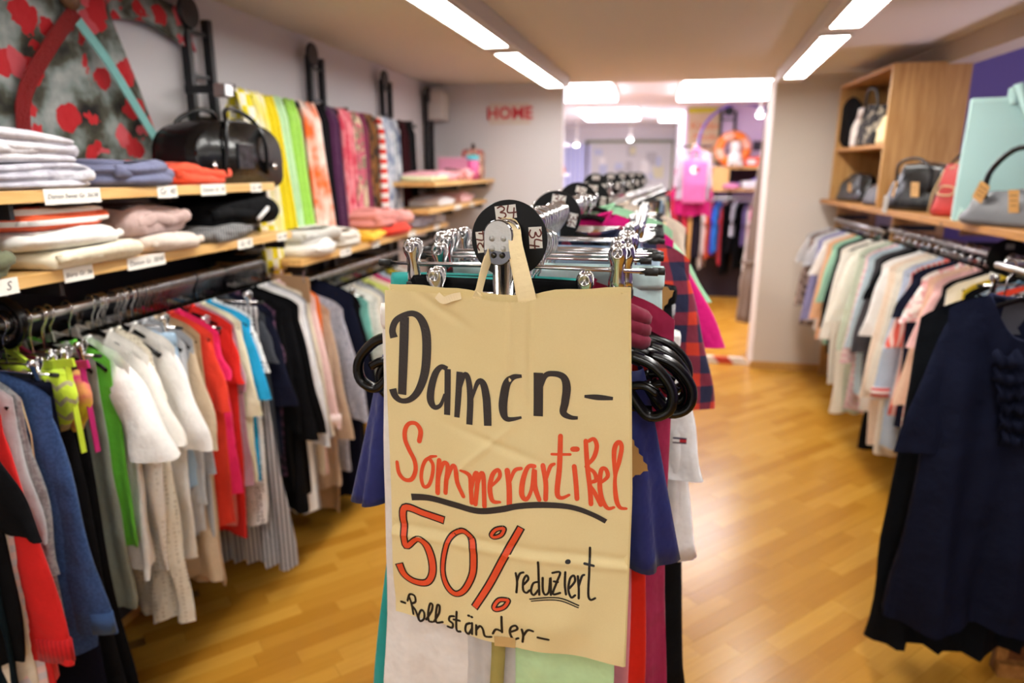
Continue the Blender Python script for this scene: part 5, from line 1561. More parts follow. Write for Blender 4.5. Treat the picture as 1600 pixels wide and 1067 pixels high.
def numbered_disc(loc, txt, label, tilt=0.0, spin=0.0, r=0.054):
    d = disc_divider(loc, label, r=r, tiltz=tilt)
    for a in (5, 98, 185, 275):
        ar = math.radians(90 - a - spin)
        px, pz = 0.038 * math.cos(ar), 0.038 * math.sin(ar)
        ry = math.pi / 2 - ar
        l = MB().box((0, 0, 0), (0.030, 0.0005, 0.0185)).build('size_label', PAPERW, d, loc=(px, -0.0018, pz), rotz=(0, ry, 0))
        number(l, txt, (0, -0.0006, 0), 0)
    return d


numbered_disc((CX + 0.002, 0.957, CZ + 0.002), '34', 'black disc with labels reading 34, nearest on the rolling rack', 0.02, -12)
numbered_disc((-0.198, 1.53, CZ - 0.003), '36', 'black disc with labels reading 36, second on the rolling rack', 0.10, 4, 0.055)
numbered_disc((-0.20, 2.03, CZ + 0.004), '36', 'black disc tilted towards the left, third on the rolling rack', 0.25, 10, 0.058)
numbered_disc((-0.18, 2.30, CZ + 0.002), '34', 'black disc at the far end of the front rolling rack', 0.1, 0, 0.056)
for i, (y, lab) in enumerate([(3.05, 'first black divider disc on the rear rolling rack'), (3.5, 'second black divider disc on the rear rolling rack'), (3.95, 'third black divider disc on the rear rolling rack'), (4.4, 'fourth black divider disc on the rear rolling rack'), (4.8, 'last black divider disc on the rear rolling rack')]):
    numbered_disc((-0.25 + (y - 2.78) * 0.0896, y, 1.53), '36', lab, -0.05, 0, 0.056)

GC = 'clothes on the front rolling rack'
_lh = {}


def loop_hanger(loc, rotz, tilt, label, group=None, hw=0.246):
    """broad black plastic hanger with rounded loop ends"""
    t = thing('clothes_hanger', label, 'hanger', loc, (0, tilt, rotz), group)
    R = 0.02
    pts = [(R * math.cos(math.radians(200 - 215 * i / 12)), 0, R * math.sin(math.radians(200 - 215 * i / 12))) for i in range(13)] + [(R * 0.85, 0, -0.016), (0.006, 0, -0.03), (0, 0, -0.05), (0, 0, -0.105)]
    MB().tube(pts, 0.0021, n=6).build('hook', CHROME, t, smooth=True)
    MB().tube([(u * 0.2, 0, -0.10 - 0.055 * abs(u) ** 1.3) for u in [k / 8 for k in range(-8, 9)]], 0.011, n=8, up=(0, 0, 1), flat=0.55).build('shoulder_bar', BLACKP, t, smooth=True)
    for s in (-1, 1):
        lp = smooth_line([(s * 0.180, 0, -0.148), (s * 0.218, 0, -0.162), (s * hw, 0, -0.196), (s * (hw - 0.002), 0, -0.228), (s * (hw - 0.028), 0, -0.240), (s * 0.198, 0, -0.222), (s * 0.178, 0, -0.192)])
        e = MB().tube(lp, 0.0105, n=8, up=(0, 1, 0), flat=0.8).build('end_loop', BLACKP, t, smooth=True)
        MB().tube(smooth_line([(s * 0.18, 0, -0.198), (s * 0.205, 0, -0.193), (s * 0.226, 0, -0.204)]), 0.007, n=6).build('strap_notch', BLACKP, e, smooth=True)
    MB().tube([(-0.19, 0, -0.235), (0.19, 0, -0.235)], 0.006, n=6).build('trouser_bar', BLACKP, t, smooth=True)
    return t


def Cn(y, name, short, mat, length, **kw):
    kw.setdefault('group', GC)
    cat = kw.pop('cat', {'trousers': 'trousers', 'jeans': 'jeans', 'skirt': 'skirt', 'dress': 'dress', 'shorts': 'shorts'}.get(name, 'top'))
    where = kw.pop('where', 'on the front rolling rack')
    kw.setdefault('rotz', random.Random(int(y * 997)).uniform(-0.06, 0.06))
    x = kw.pop('x', CX + (y - 0.93) * 0.012)
    return garment(name, short + ' ' + where, short, cat, mat, x, y, CZ + 0.010, length, **kw)


# front bunch, partly behind the paper bag
Cn(0.985, 'shorts', 'black shorts clipped right behind the paper bag', BLK, 0.32, hw=0.13, hang='clip', hook=0.052, rotz=-0.06, hem=0.07, dx=-0.03, T=0.02, hw_h=0.205)
Cn(1.012, 'skirt', 'teal flared skirt showing below the bag at left', cloth('#2fa39c'), 0.90, hw=0.15, hang='clip', flare=1.62, dx=-0.05, hook=0.055, rotz=-0.04, hw_h=0.215, nv=18)
Cn(0.965, 'skirt', 'long white linen skirt below the paper bag', cloth('#efe9e3'), 0.98, hw=0.075, hang='clip', dx=-0.115, hook=0.09, flare=1.55, T=0.02, rotz=0.0, hw_h=0.16, dy=-0.02, fold=0.006, lam=0.09)
Cn(0.943, 'top', 'pale lime green tunic below the paper bag', cloth('#c5e6ae'), 0.92, hw=0.075, dx=0.095, hook=0.10, flare=1.1, fold=0.006, T=0.014, dy=-0.02, neck=0.04)
Cn(0.948, 'top', 'light grey tunic beside the lime green one', cloth('#cfcac6'), 0.90, hw=0.07, dx=0.01, hook=0.10, T=0.012, dy=-0.017, fold=0.004, neck=0.04, lam=0.06)
Cn(1.055, 'dress', 'candy pink dress right behind the bag', cloth('#ee8f9c'), 0.92, hw=0.16, dx=0.018, hook=0.10, flare=1.1, T=0.02)
Cn(1.075, 'dress', 'bright red dress right of the paper bag', cloth('#e02814'), 0.98, hw=0.18, dx=0.022, hook=0.10, flare=1.12, T=0.03)
nb = Cn(1.05, 'blouse', 'navy chiffon blouse with flounced sleeves beside the bag', cloth('#23285c', rough=0.6), 0.30, hw=0.17, sleeve='short', sl=0.0, dx=-0.018, hook=0.16, T=0.02, rotz=0.0)
# flounced sleeves
for o_ in list(nb.children):
    if o_.name.startswith('sleeve'):
        bpy.data.objects.remove(o_)
for s in (-1, 1):
    rings = []
    for i in range(13):
        v = i / 12
        ring = []
        for j in range(48):
            a = TAU * j / 48
            rr_ = 0.036 + 0.034 * v ** 0.8
            wv = 1 + 0.20 * v * math.sin(5 * a + 1.3 * s)
            px = s * (0.178 + 0.028 * v) + rr_ * math.cos(a) * wv
            py = -0.005 + rr_ * 0.72 * math.sin(a) * wv
            pz = -0.065 - (0.31 if s > 0 else 0.26) * v - 0.02 * v * math.cos(a + 0.6) * s
            ring.append((px, py, pz))
        rings.append(ring)
    MB().ring_loft(rings, False, False).build('flounced_sleeve', cloth('#252b66', rough=0.6), nb, smooth=True, solid=0.0015)
Cn(1.105, 'dress', 'raspberry wool dress right of the red one', cloth('#a3284f'), 0.80, hw=0.20, dx=0.042, hook=0.10, flare=1.12)
Cn(1.12, 'top', 'maroon knit with draped collar under the clips', cloth('#7e2340'), 0.45, hw=0.20, sleeve='short', sl=0.12, dx=0.0, hook=0.11, slope=0.2)
dr = MB()
for k_ in range(3):
    dr.tube(smooth_line([(0.09, -0.02, 0.018 - 0.016 * k_), (0.145, -0.04 - 0.005 * k_, 0.014 - 0.018 * k_), (0.192, -0.025, -0.006 - 0.018 * k_), (0.19, 0.03, -0.02 - 0.016 * k_)]), 0.013, n=8)
cw = dr.build('draped_collar', cloth('#85273f'), None, smooth=True, loc=(CX, 1.03, 1.395))
tag(cw, 'maroon folded scarf draped over the hangers right of the paper bag', 'scarf')
for k_, (yy, tl, rz_) in enumerate([(0.985, 0.03, -0.03), (1.015, 0.0, 0.02), (1.04, -0.02, 0.05), (1.062, 0.05, -0.02), (1.085, -0.05, 0.07)]):
    loop_hanger((CX + (0.0, 0.024, 0.016, 0.03, 0.012)[k_], yy, CZ - 0.012 - 0.014 * (k_ % 3)), rz_, tl, 'broad black loop-ended hanger beside the paper bag, ' + ('nearest of five', 'second of five from the front', 'middle of five', 'fourth of five from the front', 'rearmost of five')[k_], 'loop-ended hangers behind the paper bag')
loop_hanger((CX + 0.02, 1.20, CZ - 0.025), 0.10, 0.03, 'broad black hanger lying higher beside the kraft tag', None)
Cn(1.16, 'skirt', 'pale aqua skirt under the right clips', cloth('#c9e6e6'), 0.30, hw=0.19, hang='clip', dx=0.03, hook=0.055, rotz=0.05)
Cn(1.15, 'trousers', 'black wool trousers hanging low beside the red dress', cloth('#131315'), 0.85, hw=0.15, hang='clip', dx=0.05, hook=0.15, hem=0.135, T=0.04)
Cn(1.21, 'top', 'dark navy knit with pompom fringe', cloth('#15183a', 'speckle', '#20244e', s=60, wr=3), 0.34, hw=0.215, sleeve='short', sl=0.14, hook=0.10, r0=0.06, r1=0.05)
Cn(1.25, 'top', 'white knit pullover low on the front rack', cloth('#eceae6'), 0.40, hw=0.19, hook=0.10)
wp = Cn(1.30, 'shirt', 'white polo shirt with a small flag emblem', cloth('#f0f0f0'), 0.40, hw=0.225, sleeve='short', sl=0.23, hook=0.215, out=0.045, dx=0.055, r0=0.07, r1=0.075)
FE = MB()
em = FE.box((0, 0, 0), (0.026, 0.0012, 0.006)).build('emblem', plain('emblem_white', '#f4f4f4', 0.7), wp, loc=(0.215, -0.032, -0.215))
MB().box((-0.0065, -0.0004, 0), (0.013, 0.0012, 0.006)).build('emblem_white_half', plain('emblem_pale', '#f4f4f4', 0.7), em)
MB().box((0.0065, -0.0004, 0), (0.013, 0.0012, 0.006)).build('emblem_red_half', plain('emblem_red', '#c2202a', 0.7), em)
MB().box((0, -0.0004, 0.0045), (0.026, 0.0012, 0.003)).build('emblem_navy_bar', plain('emblem_navy', '#1a2040', 0.7), em)
MB().box((0, -0.0004, -0.0045), (0.026, 0.0012, 0.003)).build('emblem_navy_bar', plain('emblem_navy2', '#1a2040', 0.7), em)
Cn(1.33, 'trousers', 'white turn-up trousers behind the polo shirt', cloth('#f2f0ee'), 0.48, hw=0.105, hang='clip', dx=0.155, hook=0.20, hem=0.125, T=0.05, hw_h=0.17)
bt = Cn(1.37, 'trousers', 'black long cargo trousers at the right of the rack', cloth('#17181b'), 0.94, hw=0.11, hang='clip', dx=0.14, hook=0.12, hem=0.15, T=0.05, hw_h=0.21)
Cn(1.42, 'jeans', 'light grey jeans beyond the black cargo trousers', cloth('#9a9ca0', 'speckle', '#b2b4b8', s=150), 0.93, hw=0.11, hang='clip', dx=0.14, hook=0.16, hem=0.15, T=0.05, hw_h=0.21)
Cn(1.46, 'jeans', 'washed blue denim skirt with stitched waistband', cloth('#7f9dbb', 'cloudy', '#a9bccf', s=12), 0.5, hw=0.19, hang='clip', hook=0.055, T=0.04)
Cn(1.49, 'jeans', 'pale blue jeans clipped just before the disc 36', cloth('#9db4c8', 'cloudy', '#bccbd8', s=10), 0.8, hw=0.2, hang='clip', hook=0.06, T=0.04, dx=0.01)
pl = Cn(1.57, 'shirt', 'red and navy plaid flannel shirt', cloth('#2a2c48', 'plaid', '#a8303a', '#d2402c', s=14), 0.62, hw=0.225, sleeve='short', sl=0.34, hook=0.055, out=0.085, r0=0.075, r1=0.08, T=0.04, fold=0.010, dx=0.06)
Cn(1.62, 'trousers', 'dark blue jeans behind the plaid shirt', cloth('#232b44'), 0.9, hw=0.22, hang='clip', hook=0.06, T=0.05)
Cn(1.67, 'trousers', 'cream cotton trousers behind the plaid shirt', cloth('#d9ccb0'), 0.85, hw=0.21, hang='clip', hook=0.06)
Cn(1.72, 'skirt', 'tartan dark red skirt', cloth('#3a1216', 'plaid', '#7a2a22', '#b5382a', s=20), 0.5, hw=0.20, hang='clip', hook=0.06)
Cn(1.77, 'trousers', 'grey suit trousers in the middle of the front rack', cloth('#6d6f74'), 0.9, hw=0.2, hang='clip', hook=0.06)
ht = Cn(1.86, 'tshirt', 'hot pink tee with wide sleeve', cloth('#d9147a'), 0.46, hw=0.235, sleeve='short', sl=0.27, hook=0.035, out=0.16, r0=0.085, r1=0.10, T=0.05, x=CX + 0.03)
Cn(1.92, 'skirt', 'olive skirt beyond the hot pink tee', cloth('#7c7a52'), 0.5, hw=0.2, hang='clip', hook=0.06)
Cn(1.97, 'top', 'mint green tee beyond the hot pink tee', cloth('#a6e0b4'), 0.44, hw=0.235, sleeve='short', sl=0.20, hook=0.02, out=0.12, r0=0.08, x=CX + 0.03)
Cn(2.03, 'trousers', 'light grey trousers far on the front rack', cloth('#b9babd'), 0.8, hw=0.2, hang='clip', hook=0.06)
Cn(2.08, 'trousers', 'beige chinos far on the front rack', cloth('#c9b08a'), 0.85, hw=0.22, hang='clip', hook=0.06)
Cn(2.14, 'skirt', 'dusty red skirt far on the front rack', cloth('#8c4a48'), 0.5, hw=0.2, hang='clip', hook=0.06)
Cn(2.20, 'trousers', 'sand trousers far on the front rack', cloth('#d8c4a0'), 0.9, hw=0.23, hang='clip', hook=0.05)
Cn(2.26, 'trousers', 'black trousers far on the front rack', cloth('#1a1a1d'), 0.9, hw=0.23, hang='clip', hook=0.05)
Cn(2.34, 'dress', 'cream long dress last on the rack', cloth('#ecd9c8'), 0.95, hw=0.26, sleeve='long', sl=0.45, hook=0.03, x=CX + 0.06, out=0.06)
SEEN3 = {}
# extra chrome clip hangers pushed close together, carrying folded denim and other trousers out of sight
for i, y in enumerate([1.095, 1.135, 1.185, 1.235, 1.275, 1.39, 1.44, 1.65, 1.70, 1.75, 1.80, 1.90, 2.0, 2.11, 2.17]):
    hanger('clip', (CX + (y - 0.93) * 0.012, y, CZ + 0.012), random.Random(i + 9).uniform(-.09, .09), behind(GC, y, ('spare chrome clip hanger', 'second spare chrome clip hanger'), SEEN3), 'spare clip hangers on the front rolling rack', hw=random.Random(i + 3).choice([0.195, 0.205, 0.215]), hook_drop=random.Random(i).choice([0.06, 0.07]))
# kraft price tags poking out
for k_, (p, r_, lab) in enumerate([((0.03, 1.24, 1.40), (0.1, 0.5, 0.3), 'zigzag-edged kraft price tag beside the plaid shirt'), ((-0.040, 0.985, 1.205), (0.05, -0.5, 0.1), 'zigzag-edged kraft price tag below the loop hangers right of the bag'), ((-0.10, 1.60, 1.44), (0.2, 1.2, 0.1), 'kraft price tag lying on the jeans behind disc 36')]):
    w, h = 0.055, 0.075
    out = []
    for i in range(9):
        out.append((-w / 2 + w * i / 8, 0 if i % 2 else 0.003))
    for i in range(11):
        out.append((w / 2 + (0.003 if i % 2 else 0), -h * i / 10))
    for i in range(9):
        out.append((w / 2 - w * i / 8, -h - (0 if i % 2 else 0.003)))
    for i in range(11):
        out.append((-w / 2 - (0.003 if i % 2 else 0), -h + h * i / 10))
    o = MB().prism(out, -0.0006, 0.0006).build('price_tag_card', KRAFT, None, loc=p, rotz=r_)
    tag(o, lab, 'price tag')
# white label on the second chrome tube behind the post
t = thing('label_hook', 'chrome hook with a black and white printed sticker right behind the front post', 'hook', (-0.170, 0.985, 1.36))
MB().tube([(0, 0, 0), (0, 0, 0.13)], 0.008, n=10).build('stem', CHROME, t, smooth=True)
s_ = MB().box((0, -0.0086, 0.085), (0.013, 0.0008, 0.03)).build('sticker', BLACKP, t)
text_mesh('lettering', 'NEW', 0.012, PAPERW, s_, (0, -0.0093, 0.085), (math.radians(90), math.radians(90), 0), 0, 0.0001)

# rear rack clothes
cols = [('trousers', 'beige trousers first on the rear rack', '#cbb48e'), ('trousers', 'black trousers second on the rear rack', '#17171a'), ('top', 'white blouse early on the rear rack', '#e8e4de'), ('trousers', 'grey checked trousers on the rear rack', '#8c8e92'),
        ('skirt', 'tan leather-look skirt on the rear rack', '#b98a58'), ('jeans', 'dark blue jeans on the rear rack', '#27324e'), ('top', 'magenta top on the rear rack', '#d3187c'), ('trousers', 'brown trousers on the rear rack', '#5b4334'),
        ('top', 'olive green top on the rear rack', '#7d8a3c'), ('skirt', 'black skirt in the middle of the rear rack', '#141416'), ('jeans', 'faded jeans in the middle of the rear rack', '#8aa2bb'), ('top', 'red top in the middle of the rear rack', '#b4252c'),
        ('trousers', 'cream trousers late on the rear rack', '#dccfb4'), ('top', 'navy top late on the rear rack', '#20264a'), ('skirt', 'grey skirt late on the rear rack', '#a0a0a4'), ('dress', 'long pale pink dress late on the rear rack', '#e7c6bc'),
        ('top', 'lime top near the end of the rear rack', '#a9c84a'), ('trousers', 'charcoal trousers near the end of the rear rack', '#3b3c42'), ('top', 'white tee near the end of the rear rack', '#ebe9e6'), ('dress', 'dark dress last on the rear rack', '#262028')]
ang2 = math.atan2(-(0.19), 2.12)
for i, (nm, sh, c_) in enumerate(cols):
    y = 2.86 + i * 0.098
    x = -0.25 + (y - 2.78) * 0.0896
    garment(nm, sh, sh, 'top' if nm == 'top' else nm, cloth(c_), x, y, 1.525, {'trousers': 0.9, 'jeans': 0.9, 'top': 0.55, 'skirt': 0.5, 'dress': 0.95}[nm], hw=0.23, sleeve='short' if nm in ('top', 'dress') else None,
            hang='clip' if nm in ('trousers', 'jeans', 'skirt') else 'plastic', hook=0.06, group='clothes on the rear rolling rack', rotz=ang2 + random.Random(i).uniform(-.05, .05), nv=12, nu=16, hw_h=0.22 if nm in ('trousers', 'jeans', 'skirt') else 0.205)
SEEN4 = {}
for i in range(18):
    y = 2.9 + i * 0.105
    hanger('clip', (-0.25 + (y - 2.78) * 0.0896, y, 1.527), ang2, behind('clothes on the rear rolling rack', y, ('spare chrome clip hanger', 'second spare chrome clip hanger'), SEEN4), 'spare clip hangers on the rear rolling rack', hw=0.215, hook_drop=0.055)

# ---------------------------------------------------------------- the paper bag sign
k = NT('kraft_paper')
vec, x_, y_, z_ = k.xyz()
nz = k.n('ShaderNodeTexNoise', i_Scale=9.0, i_Detail=5.0)
k.l(vec, nz.inputs['Vector'])
wv = k.n('ShaderNodeTexNoise', i_Scale=420.0, i_Detail=2.0)
k.l(vec, wv.inputs['Vector'])
c_ = k.mix(nz.outputs['Fac'], lin('#eddca8'), lin('#e3cf96'))
c_ = k.mix(k.math('MULTIPLY', wv.outputs['Fac'], 0.25), c_, lin('#d9bd85'))
k.l(c_, k.b.inputs['Base Color'])
k.b.inputs['Roughness'].default_value = 0.62
k.b.inputs['Specular IOR Level'].default_value = 0.3
bp = k.n('ShaderNodeBump', i_Strength=0.25, i_Distance=0.004)
k.l(nz.outputs['Fac'], bp.inputs['Height'])
k.l(bp.outputs[0], k.b.inputs['Normal'])
BAGM = k.m
bag = thing('paper_bag', 'brown paper bag hung on the front post with handwritten sale lettering Damen-Sommerartikel 50%', 'paper bag', (-0.185, 0.88, 1.44))


def lerp_tab(tab, u):
    for (a, b), (c, d) in zip(tab, tab[1:]):
        if u <= c:
            t_ = (u - a) / (c - a)
            return b + (d - b) * t_
    return tab[-1][1]


TOPT = [(0, -.0005), (.27, -.0028), (.38, -.006), (.5, -.0096), (.6, -.0085), (.66, -.002), (.7, -.0006), (1, .0054)]


def gauss(d, s):
    return math.exp(-(d / s) ** 2)


def bag_surf(x, z):
    d = 0.0
    d -= 0.0022 * gauss(x - 0.013, 0.004) * gauss(z + 0.05, 0.11)
    d += 0.0018 * gauss(x - 0.040, 0.004) * gauss(z + 0.06, 0.10)
    d -= 0.0016 * gauss(x - 0.028, 0.013) * (1 if z > -0.12 else gauss(z + 0.12, 0.015))
    d += 0.0006 * gauss((z + 0.128) - 0.5 * (x - 0.02), 0.006) * gauss(x - 0.01, 0.05)
    d -= 0.0030 * gauss(x + 0.085, 0.016) * gauss(z + 0.012, 0.022)
    d += 0.0026 * gauss((z + 0.03) + 0.6 * (x + 0.075), 0.007) * gauss(x + 0.085, 0.035)
    d += 0.0020 * gauss(z + 0.215 + 0.35 * (x - 0.0), 0.006) * gauss(x - 0.0, 0.06)
    d -= 0.0020 * gauss(z + 0.235 - 0.9 * (x + 0.04), 0.007) * gauss(x + 0.03, 0.05)
    d += 0.0016 * gauss(z + 0.365 + 0.06 * x, 0.006)
    d -= 0.0016 * gauss(z + 0.380 + 0.05 * x, 0.006)
    d -= 0.0030 * gauss(z + 0.49, 0.03) * math.sin(14 * x + 1)
    d += 0.0030 * math.sin(9 * x + 5 * z) * min(1, -z * 4 if z < 0 else 0)
    d -= 0.010 * max(0, -z - 0.1) ** 1.3
    d -= 0.004 * gauss(x - 0.02, 0.12)
    d += 0.0022 * math.sin(23 * x + 4 + 9 * z) * math.sin(11 * z + 2) + 0.0012 * math.sin(61 * x - 37 * z) * gauss(z + 0.5, 0.12)
    return d * 1.5


nu, nv = 150, 210
def bag_pt(u, v):
    xl = lerp_tab([(0, -.165), (.62, -.169), (1, -.1726)], v)
    xr = lerp_tab([(0, .1667), (.52, .1811), (1, .1828)], v)
    zt = lerp_tab(TOPT, u) + (0.0005 if int(u * 150 + 0.5) % 2 else -0.0005) * (1 - min(1, v * 60))
    zb = -.511 + (-.548 + .511) * u + 0.003 * math.sin(u * 9)
    x = xl + (xr - xl) * u
    z = zt + (zb - zt) * v
    return x, z


vs, fs = [], []
for i in range(nv + 1):
    for j in range(nu + 1):
        x, z = bag_pt(j / nu, i / nv)
        vs.append((x, bag_surf(x, z), z))
for i in range(nv):
    for j in range(nu):
        a = i * (nu + 1) + j
        fs.append((a, a + 1, a + nu + 2, a + nu + 1))
MB().add(vs, fs).build('front_panel', BAGM, bag, smooth=True)
vs, fs = [], []
for i in range(21):
    for j in range(21):
        x, z = bag_pt(j / 20, i / 20)
        x = x * 0.992 + (0.004 if j > 10 else -0.001)
        vs.append((x, bag_surf(x, z) + 0.016 * (1 - 0.75 * i / 20) + 0.002, z + (0.006 if i == 0 else 0) - 0.004 * i / 20))
for i in range(20):
    for j in range(20):
        a = i * 21 + j
        fs.append((a, a + 21, a + 22, a + 1))
MB().add(vs, fs).build('back_panel', BAGM, bag, smooth=True)
for side, u in ((-1, 0.0), (1, 1.0)):
    vs, fs = [], []
    for i in range(25):
        x, z = bag_pt(u, i / 24)
        y0 = bag_surf(x, z)
        dep = 0.016 * (1 - 0.75 * i / 24) + 0.002
        xb = x * 0.992 + (0.004 if side > 0 else -0.001)
        vs += [(x, y0, z), (x - side * 0.010, y0 + dep * 0.5, z), (xb, y0 + dep, z)]
    for i in range(24):
        a = i * 3
        fs += [(a, a + 1, a + 4, a + 3), (a + 1, a + 2, a + 5, a + 4)]
    MB().add(vs, fs).build('side_gusset', BAGM, bag)
# torn bits at the upper edge and the taped patch below
MB().strap(smooth_line([(-0.088, -0.006, -0.004), (-0.078, -0.010, -0.010), (-0.066, -0.009, -0.006), (-0.055, -0.005, -0.004)]), 0.010, 0.0008, (0, 0.3, 1)).build('torn_edge', plain('torn_paper', '#ead6ac', 0.8), bag)
x, z = 0.006, -0.526
MB().add([(xx + x, bag_surf(xx + x, zz + z) - 0.0014, zz + z) for zz in (0.009, 0, -0.009) for xx in (-0.016, 0, 0.016)], [(0, 1, 4, 3), (1, 2, 5, 4), (3, 4, 7, 6), (4, 5, 8, 7)]).build('tape_patch', plain('tape_patch', '#c9a870', 0.35), bag)
# paper handles
HM = plain('handle_paper', '#eed9a8', 0.65, bump=0.1)
bx, by, bz = -0.185, 0.88, 1.44
for k_, dy in enumerate((0.0, 0.02)):
    W = [(-0.222 - 0.003 * k_, 0.8815 + dy, 1.412), (-0.2195, 0.884 + dy, 1.432), (-0.2135, 0.905 + dy * 0.8, 1.470), (-0.2035, 0.945 + dy * 0.3, 1.512), (-0.192, 0.953 + dy * 0.2, 1.534), (-0.181, 0.945 + dy * 0.3, 1.527), (-0.1725, 0.915 + dy * 0.8, 1.500), (-0.158, 0.890 + dy, 1.458), (-0.151, 0.8825 + dy, 1.432), (-0.1485, 0.8815 + dy, 1.412)]
    if k_:
        W = [(a - 0.004, b, c) if a < -0.19 else (a - 0.006, b, c) for a, b, c in W]
    P = smooth_line([(a - bx, b - by, c - bz) for a, b, c in W], 4)
    n = len(P)
    ups, ws = [], []
    for i in range(n):
        q = i / (n - 1)
        if q < 0.45:
            ups.append(Vector((0.35, 0.94, 0.0)) if q > 0.12 else Vector((0.8, 0.6, 0)))
        else:
            ups.append(Vector((0.3 + 0.7 * min(1, (q - 0.45) / 0.3), 0.95 - 0.9 * min(1, (q - 0.45) / 0.3), 0)))
        ws.append(0.014 + 0.014 * max(0, (q - 0.45) / 0.55) if q > 0.45 else 0.016)
    MB().strap(P, ws, 0.0007, ups).build('handle', HM, bag, smooth=False)
# handwriting
MARK = plain('marker_black', '#2f2825', 0.55, bump=0.1, bscale=300)
PEN = plain('pen_black', '#15110f', 0.5)
REDM = NT('marker_red')
v_, a_, b_, c2_ = REDM.xyz()
n_ = REDM.n('ShaderNodeTexNoise', i_Scale=60.0, i_Detail=2.0)
REDM.l(v_, n_.inputs['Vector'])
REDM.l(REDM.mix(n_.outputs['Fac'], lin('#ec5a2c'), lin('#dc4420')), REDM.b.inputs['Base Color'])
REDM.b.inputs['Roughness'].default_value = 0.55
REDM = REDM.m
words_ = {'damen': ('black marker word Damen-', MARK, False), 'sommer': ('red marker word Sommerartikel', REDM, True), 'underline': ('thick black underline', MARK, False), 'fifty': ('red 50% with black outline', REDM, False), 'reduziert': ('black pen word reduziert', PEN, True), 'roll': ('black pen word -Rollständer-', PEN, True)}
for w_, (lab, m, cap) in words_.items():
    mb, outl = MB(), MB()
    for idx, (nm, pts) in enumerate(INK):
        if nm != w_:
            continue
        P = smooth_line([(p[0] / 1000, p[1] / 1000, p[2] / 1000) for p in pts], 6 if len(pts) > 2 else 1)
        if len(pts) == 2:
            a, b = P[0], P[1]
            P = [tuple(a[q] + (b[q] - a[q]) * i / 5 for q in range(3)) for i in range(6)]
        if w_ == 'fifty':
            e = 0.0014
            d0 = P[0]; d1 = P[-1]
            ribbon(outl, [(p[0], p[1], p[2] + 2 * e) for p in P], lambda a, b: bag_surf(a, b) - 0.0007, False)
            if pts[0][:2] != pts[-1][:2]:
                for (pa, pb) in ((P[0], P[1]), (P[-1], P[-2])):
                    tx, tz = pa[0] - pb[0], pa[1] - pb[1]
                    l_ = math.hypot(tx, tz)
                    ribbon(outl, [(pa[0], pa[1], pa[2] + 2 * e), (pa[0] + tx / l_ * e, pa[1] + tz / l_ * e, pa[2] + 2 * e)], lambda a, b: bag_surf(a, b) - 0.0007, False)
            ribbon(mb, [(p[0], p[1], p[2] - 0.0016) for p in P], lambda a, b: bag_surf(a, b) - 0.0011, False)
        else:
            ribbon(mb, P, lambda a, b, i=idx: bag_surf(a, b) - 0.0008 - 0.00001 * (i % 12), cap)
    o = mb.build('lettering', m, bag)
    o['label'] = lab
    if outl.v:
        outl.build('lettering_outline', PEN, o)
# khaki belt under the bag
o = MB().strap(smooth_line([(0, 0, 0.03), (0.002, 0.002, -0.06), (-0.002, 0.0, -0.16), (0.001, 0, -0.26)]), [0.022] * 13, 0.002, (1, 0, 0)).build('fabric_belt', cloth('#a89a55'), None, smooth=True, loc=(-0.200, 0.905, 0.93))
tag(o, 'khaki fabric belt hanging below the paper bag', 'belt')

# ---------------------------------------------------------------- back room
# notice board
t = thing('notice_board', 'large white notice board in a grey-green frame on the far wall', 'notice board', (-0.36, 12.985, 1.52))
FRM = plain('board_frame', '#8a9078', 0.6)
MB().box((0, 0, 0), (1.50, 0.02, 1.12)).build('board', plain('board_white', '#d6d6d8', 0.7), t)
for sx in (-1, 1):
    MB().box((sx * 0.77, -0.01, 0), (0.05, 0.04, 1.2)).build('frame_side', FRM, t)
    MB().box((0, -0.01, sx * 0.58), (1.58, 0.04, 0.05)).build('frame_rail', FRM, t)
rr = random.Random(8)
PC = [plain('note_' + n, h, 0.8) for n, h in (('white', '#ececec'), ('grey', '#bcbcc0'), ('cream', '#dcd8b8'), ('blue', '#c0c8e0'))]
for i in range(34):
    w, h = rr.uniform(0.08, 0.2), rr.uniform(0.08, 0.24)
    MB().box((rr.uniform(-0.64, 0.64), -0.013 - 0.0004 * i, rr.uniform(-0.42, 0.44)), (w, 0.002, h)).build('pinned_note', rr.choice(PC), t)
# bright curtained window on the far wall, left
wn = struct(MB().box((-1.33, 12.985, 1.30), (0.55, 0.02, 1.5)).build('window_1', emit('window_glow', '#c9ccff', 0.9)), 'bright window with pale violet curtain in the far wall')
for i in range(7):
    MB().tube([(-1.57 + i * 0.08, 12.95, 0.55), (-1.57 + i * 0.08, 12.95, 2.05)], 0.032, n=8).build('curtain_fold', plain('curtain_violet', '#c9c8ea', 0.9), wn, smooth=True)
# three small spot lamps hanging from the far ceiling
for i, (x, y, z) in enumerate([(-1.42, 11.0, 1.93), (-1.12, 11.0, 1.99), (-0.30, 11.0, 2.06), (1.12, 7.9, 2.17), (1.24, 7.8, 2.22), (-1.3, 11.2, 1.47)]):
    if i == 5:
        continue
    t = thing('spot_lamp', ['small glowing spot lamp left of the notice board, lower one', 'small glowing spot lamp left of the notice board, upper one', 'small glowing spot lamp above the notice board', 'small spot lamp over the hoop, lower one', 'small spot lamp over the hoop, upper one'][i], 'spot lamp', (x, y, z))
    MB().tube([(0, 0, 0.03), (0, 0, 2.36 - z)], 0.008, n=6).build('stem', LAMPW, t)
    MB().lathe([(0, 0.06), (0.03, 0.055), (0.045, 0.0), (0.0, 0.0)], 14, (0, 0, 0)).build('lamp_shade', LAMPW, t, smooth=True)
    MB().lathe([(0, 0.0), (0.036, -0.006), (0.03, -0.03), (0, -0.04)], 14).build('bulb', emit('bulb_glow', '#ffffff', 30), t, smooth=True)
